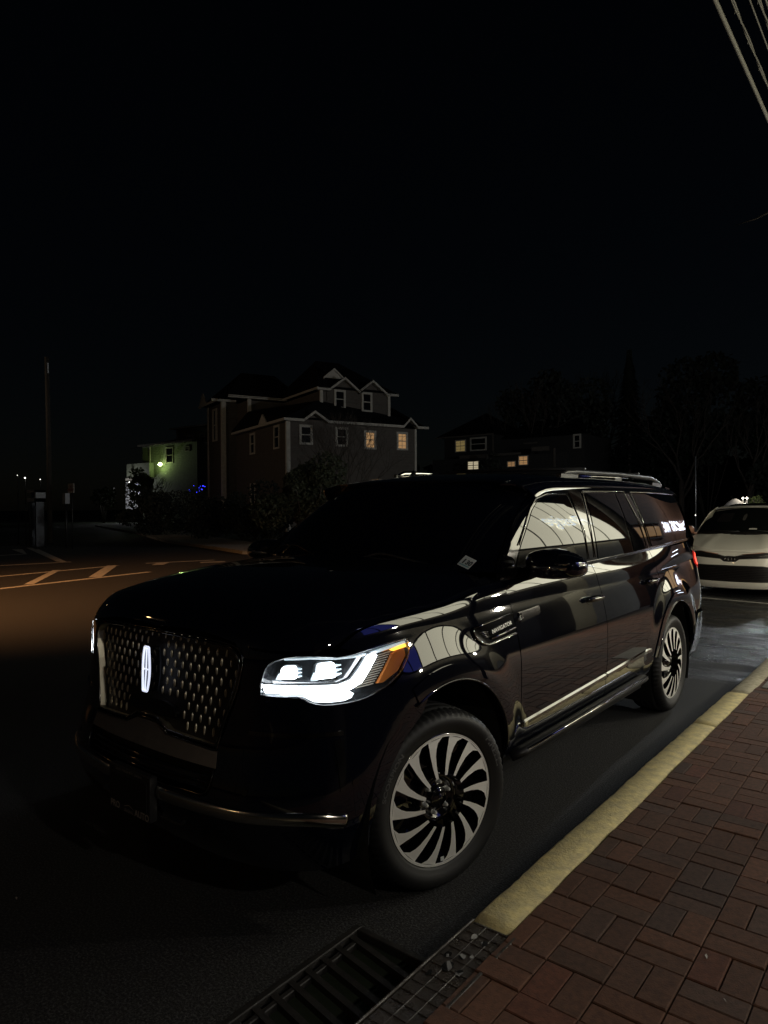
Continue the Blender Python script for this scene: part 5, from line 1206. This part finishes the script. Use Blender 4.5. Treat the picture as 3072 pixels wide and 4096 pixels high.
g2=VP('lower_grille',vwall,lg,.06,.03,'van_black',off=-.03)
V1=on(vwall)
def vt(name,pts,r,m,par,off=.0,flat=1):
    mb=MB();mb.tube([V1(a,b,off) for a,b in pts],r,n=6,flat=flat);return mb.build(name,m,par)
for z in np.linspace(.30,.545,9): vt('slat',[(q,z) for q in np.linspace(-.70,.70,16)],.006,'van_black',g2,-.012)
for s in (1,-1):
    vt('grille_bar',[(.10*s,.745),(.25*s,.722),(.45*s,.742),(.62*s,.765)],.0045,'dark_chrome',g1,.004)
    vt('grille_bar',[(.20*s,.775),(.40*s,.796),(.60*s,.822)],.007,'copper_mirror',g1,.000,)
em=MB();pt=[V1(.085*math.cos(a),.69+.058*math.sin(a),.012) for a in np.linspace(0,2*math.pi,24,endpoint=False)];em.tube(pt,.008,n=6,closed=True)
em.tube([V1(.075*math.cos(a),.712+.018*math.sin(a),.014) for a in np.linspace(0,2*math.pi,18,endpoint=False)],.006,n=5,closed=True)
em.tube([V1(.028*math.cos(a),.690+.052*math.sin(a),.014) for a in np.linspace(0,2*math.pi,18,endpoint=False)],.006,n=5,closed=True);em.build('emblem','dark_chrome',g1)
for q,z in ((-.09,.50),(.03,.50),(-.09,.44),(.03,.44)): MB().add([V1(q+a,z+b,.0) for a,b in ((-.008,-.008),(.008,-.008),(.008,.008),(-.008,.008))],[(0,1,2,3)]).build('plate_bolt','dark_chrome',g2)
lo=[(.66,.83),(.62,.715),(.80,.735),(.95,.80),(1.04,.90),(1.10,.96),(.95,.93),(.80,.88)]
for om in (False,True):
    o=panel('headlight',vwall,rnd(lo,.02),.04,.03,'van_lamp',van,off=.008,center=(0,2.2,.7),only_mirror=om)
    panel('lamp_trim',vwall,[(.67,.82),(.80,.865),(.97,.92),(.97,.905),(.80,.85),(.67,.80)],.04,.03,'van_black',o,off=.012,center=(0,2.2,.7),only_mirror=om)
wo_=[(x,0) for x in np.linspace(-.88,.88,14)]+[(x,1) for x in np.linspace(.88,-.88,14)];vw=VP('windscreen',vwind,wo_,.1,.1,'van_glass',thick=.004)
# opaque border, wipers, dangling air freshener and dashboard things behind the screen
def vr(name,o,m,off=.002): return panel(name,vwind,o,.1,.1,m,vw,off=off,thick=.002,center=(0,2.2,.8))
vr('cowl',[(-.88,.0),(.88,.0),(.88,.05),(-.88,.05)],'van_black')
X1=on(vwind);mb=MB();mb.tube([X1(a,b,.015) for a,b in ((-.80,.03),(-.5,.07),(-.05,.055))],.009,n=6);mb.tube([X1(a,b,.015) for a,b in ((-.02,.03),(.3,.08),(.7,.06))],.009,n=6);mb.build('wiper','trim_black',van)
vr('dash_paper',[(.10,.13),(.24,.13),(.24,.17),(.10,.17)],'sign_white',.003);vr('hanging_charm',rnd([(-.075,.42),(-.02,.42),(-.01,.62),(-.045,.70),(-.085,.60)],.02),'wood_pole',.003)
vr('headrest',rnd([(-.62,.38),(-.30,.38),(-.30,.72),(-.60,.74)],.05),'van_black',.0025)
rfo=[(x,2.0+.14*(x/.75)**2) for x in np.linspace(-.73,.73,12)]+[(.73,4.6),(-.73,4.6)];rf_=VP('roof',vroof,rfo,.1,.15,'van_paint')
panel('sunroof',vroof,rnd([(-.52,2.35),(.52,2.35),(.52,3.1),(-.52,3.1)],.06),.1,.12,'van_glass',rf_,off=.006,center=(0,2.2,.8))
def vpil(u,v):
    u,v=np.broadcast_arrays(np.asarray(u,float),np.asarray(v,float));a=vwind(np.full(u.shape,.88),v);b=a.copy();b[...,0]+=.055*(1-.3*v);b[...,1]+=.15;b[...,2]-=.01
    k=u[...,None];return a+(b-a)*k
def vside(y,z):
    y,z=np.broadcast_arrays(np.asarray(y,float),np.asarray(z,float));return np.stack([.935-.26*(z-1.08)-.18*np.maximum(z-1.08,0)**2,y,z],-1)
for om in (False,True):
    panel('pillar',vpil,[(0,0),(1,0),(1,1),(0,1)],.3,.1,'van_paint',van,center=(0,2.2,.8),only_mirror=om)
    o=panel('cabin_side',vside,[(1.3,1.02),(5.0,1.06),(5.0,1.2),(4.75,1.60),(2.3,1.63),(1.9,1.52)],.2,.08,'van_paint',van,center=(0,2.2,.8),only_mirror=om)
    panel('side_window',vside,[(1.75,1.12),(4.6,1.14),(4.5,1.52),(2.35,1.55),(2.1,1.45)],.2,.08,'van_glass',o,off=.004,center=(0,2.2,.8),only_mirror=om)
    s=-1 if om else 1
    mb=MB();c=(1.07*s,1.33,1.17)
    L_=[(-.085,.55),(-.06,.85),(0,1),(.05,.96),(.075,.8)];sec=rnd([(-.105,-.07),(.105,-.07),(.12,.02),(.09,.08),(-.09,.08),(-.12,.0)],.05,4);n=len(sec)
    mb.add([(c[0]+a*k,c[1]+dy,c[2]+b*k) for dy,k in L_ for a,b in sec],[(i*n+j,i*n+(j+1)%n,(i+1)*n+(j+1)%n,(i+1)*n+j) for i in range(4) for j in range(n)]+[tuple(range(n)),tuple(4*n+j for j in range(n))[::-1]],True)
    mb.tube([(.90*s,1.36,1.08),(1.0*s,1.34,1.12)],.03,n=8);mb.build('wing_mirror','copper_mirror' if om else 'van_paint',van)
for x in (.82,-.82):
    for y in (.96,4.0):
        wb=MB();s=1 if x>0 else -1
        wb.lathe([(.10*s,.20),(.105*s,.225),(.11*s,.28),(.10*s,.315),(.07*s,.33),(-.07*s,.33),(-.10*s,.31),(-.10*s,.2)],40,'x',(x,y,.33));w1=wb.build('wheel','rubber',van)
        wb=MB();wb.lathe([(.085*s,0),(.085*s,.04),(.06*s,.05),(.07*s,.19),(.10*s,.20)],30,'x',(x,y,.33));wb.build('rim','galvanised',w1)
MB().box((-.80,.78,.18),(.80,4.8,.82)).box((-.5,.26,.2),(.5,.78,.7)).build('underbody','void',van)

# the road crown lies a little above the tyre datum
for o in bpy.data.objects:
    if o.parent is None and o.type in ('MESH','EMPTY') and o is not suv: o.location.z+=.012
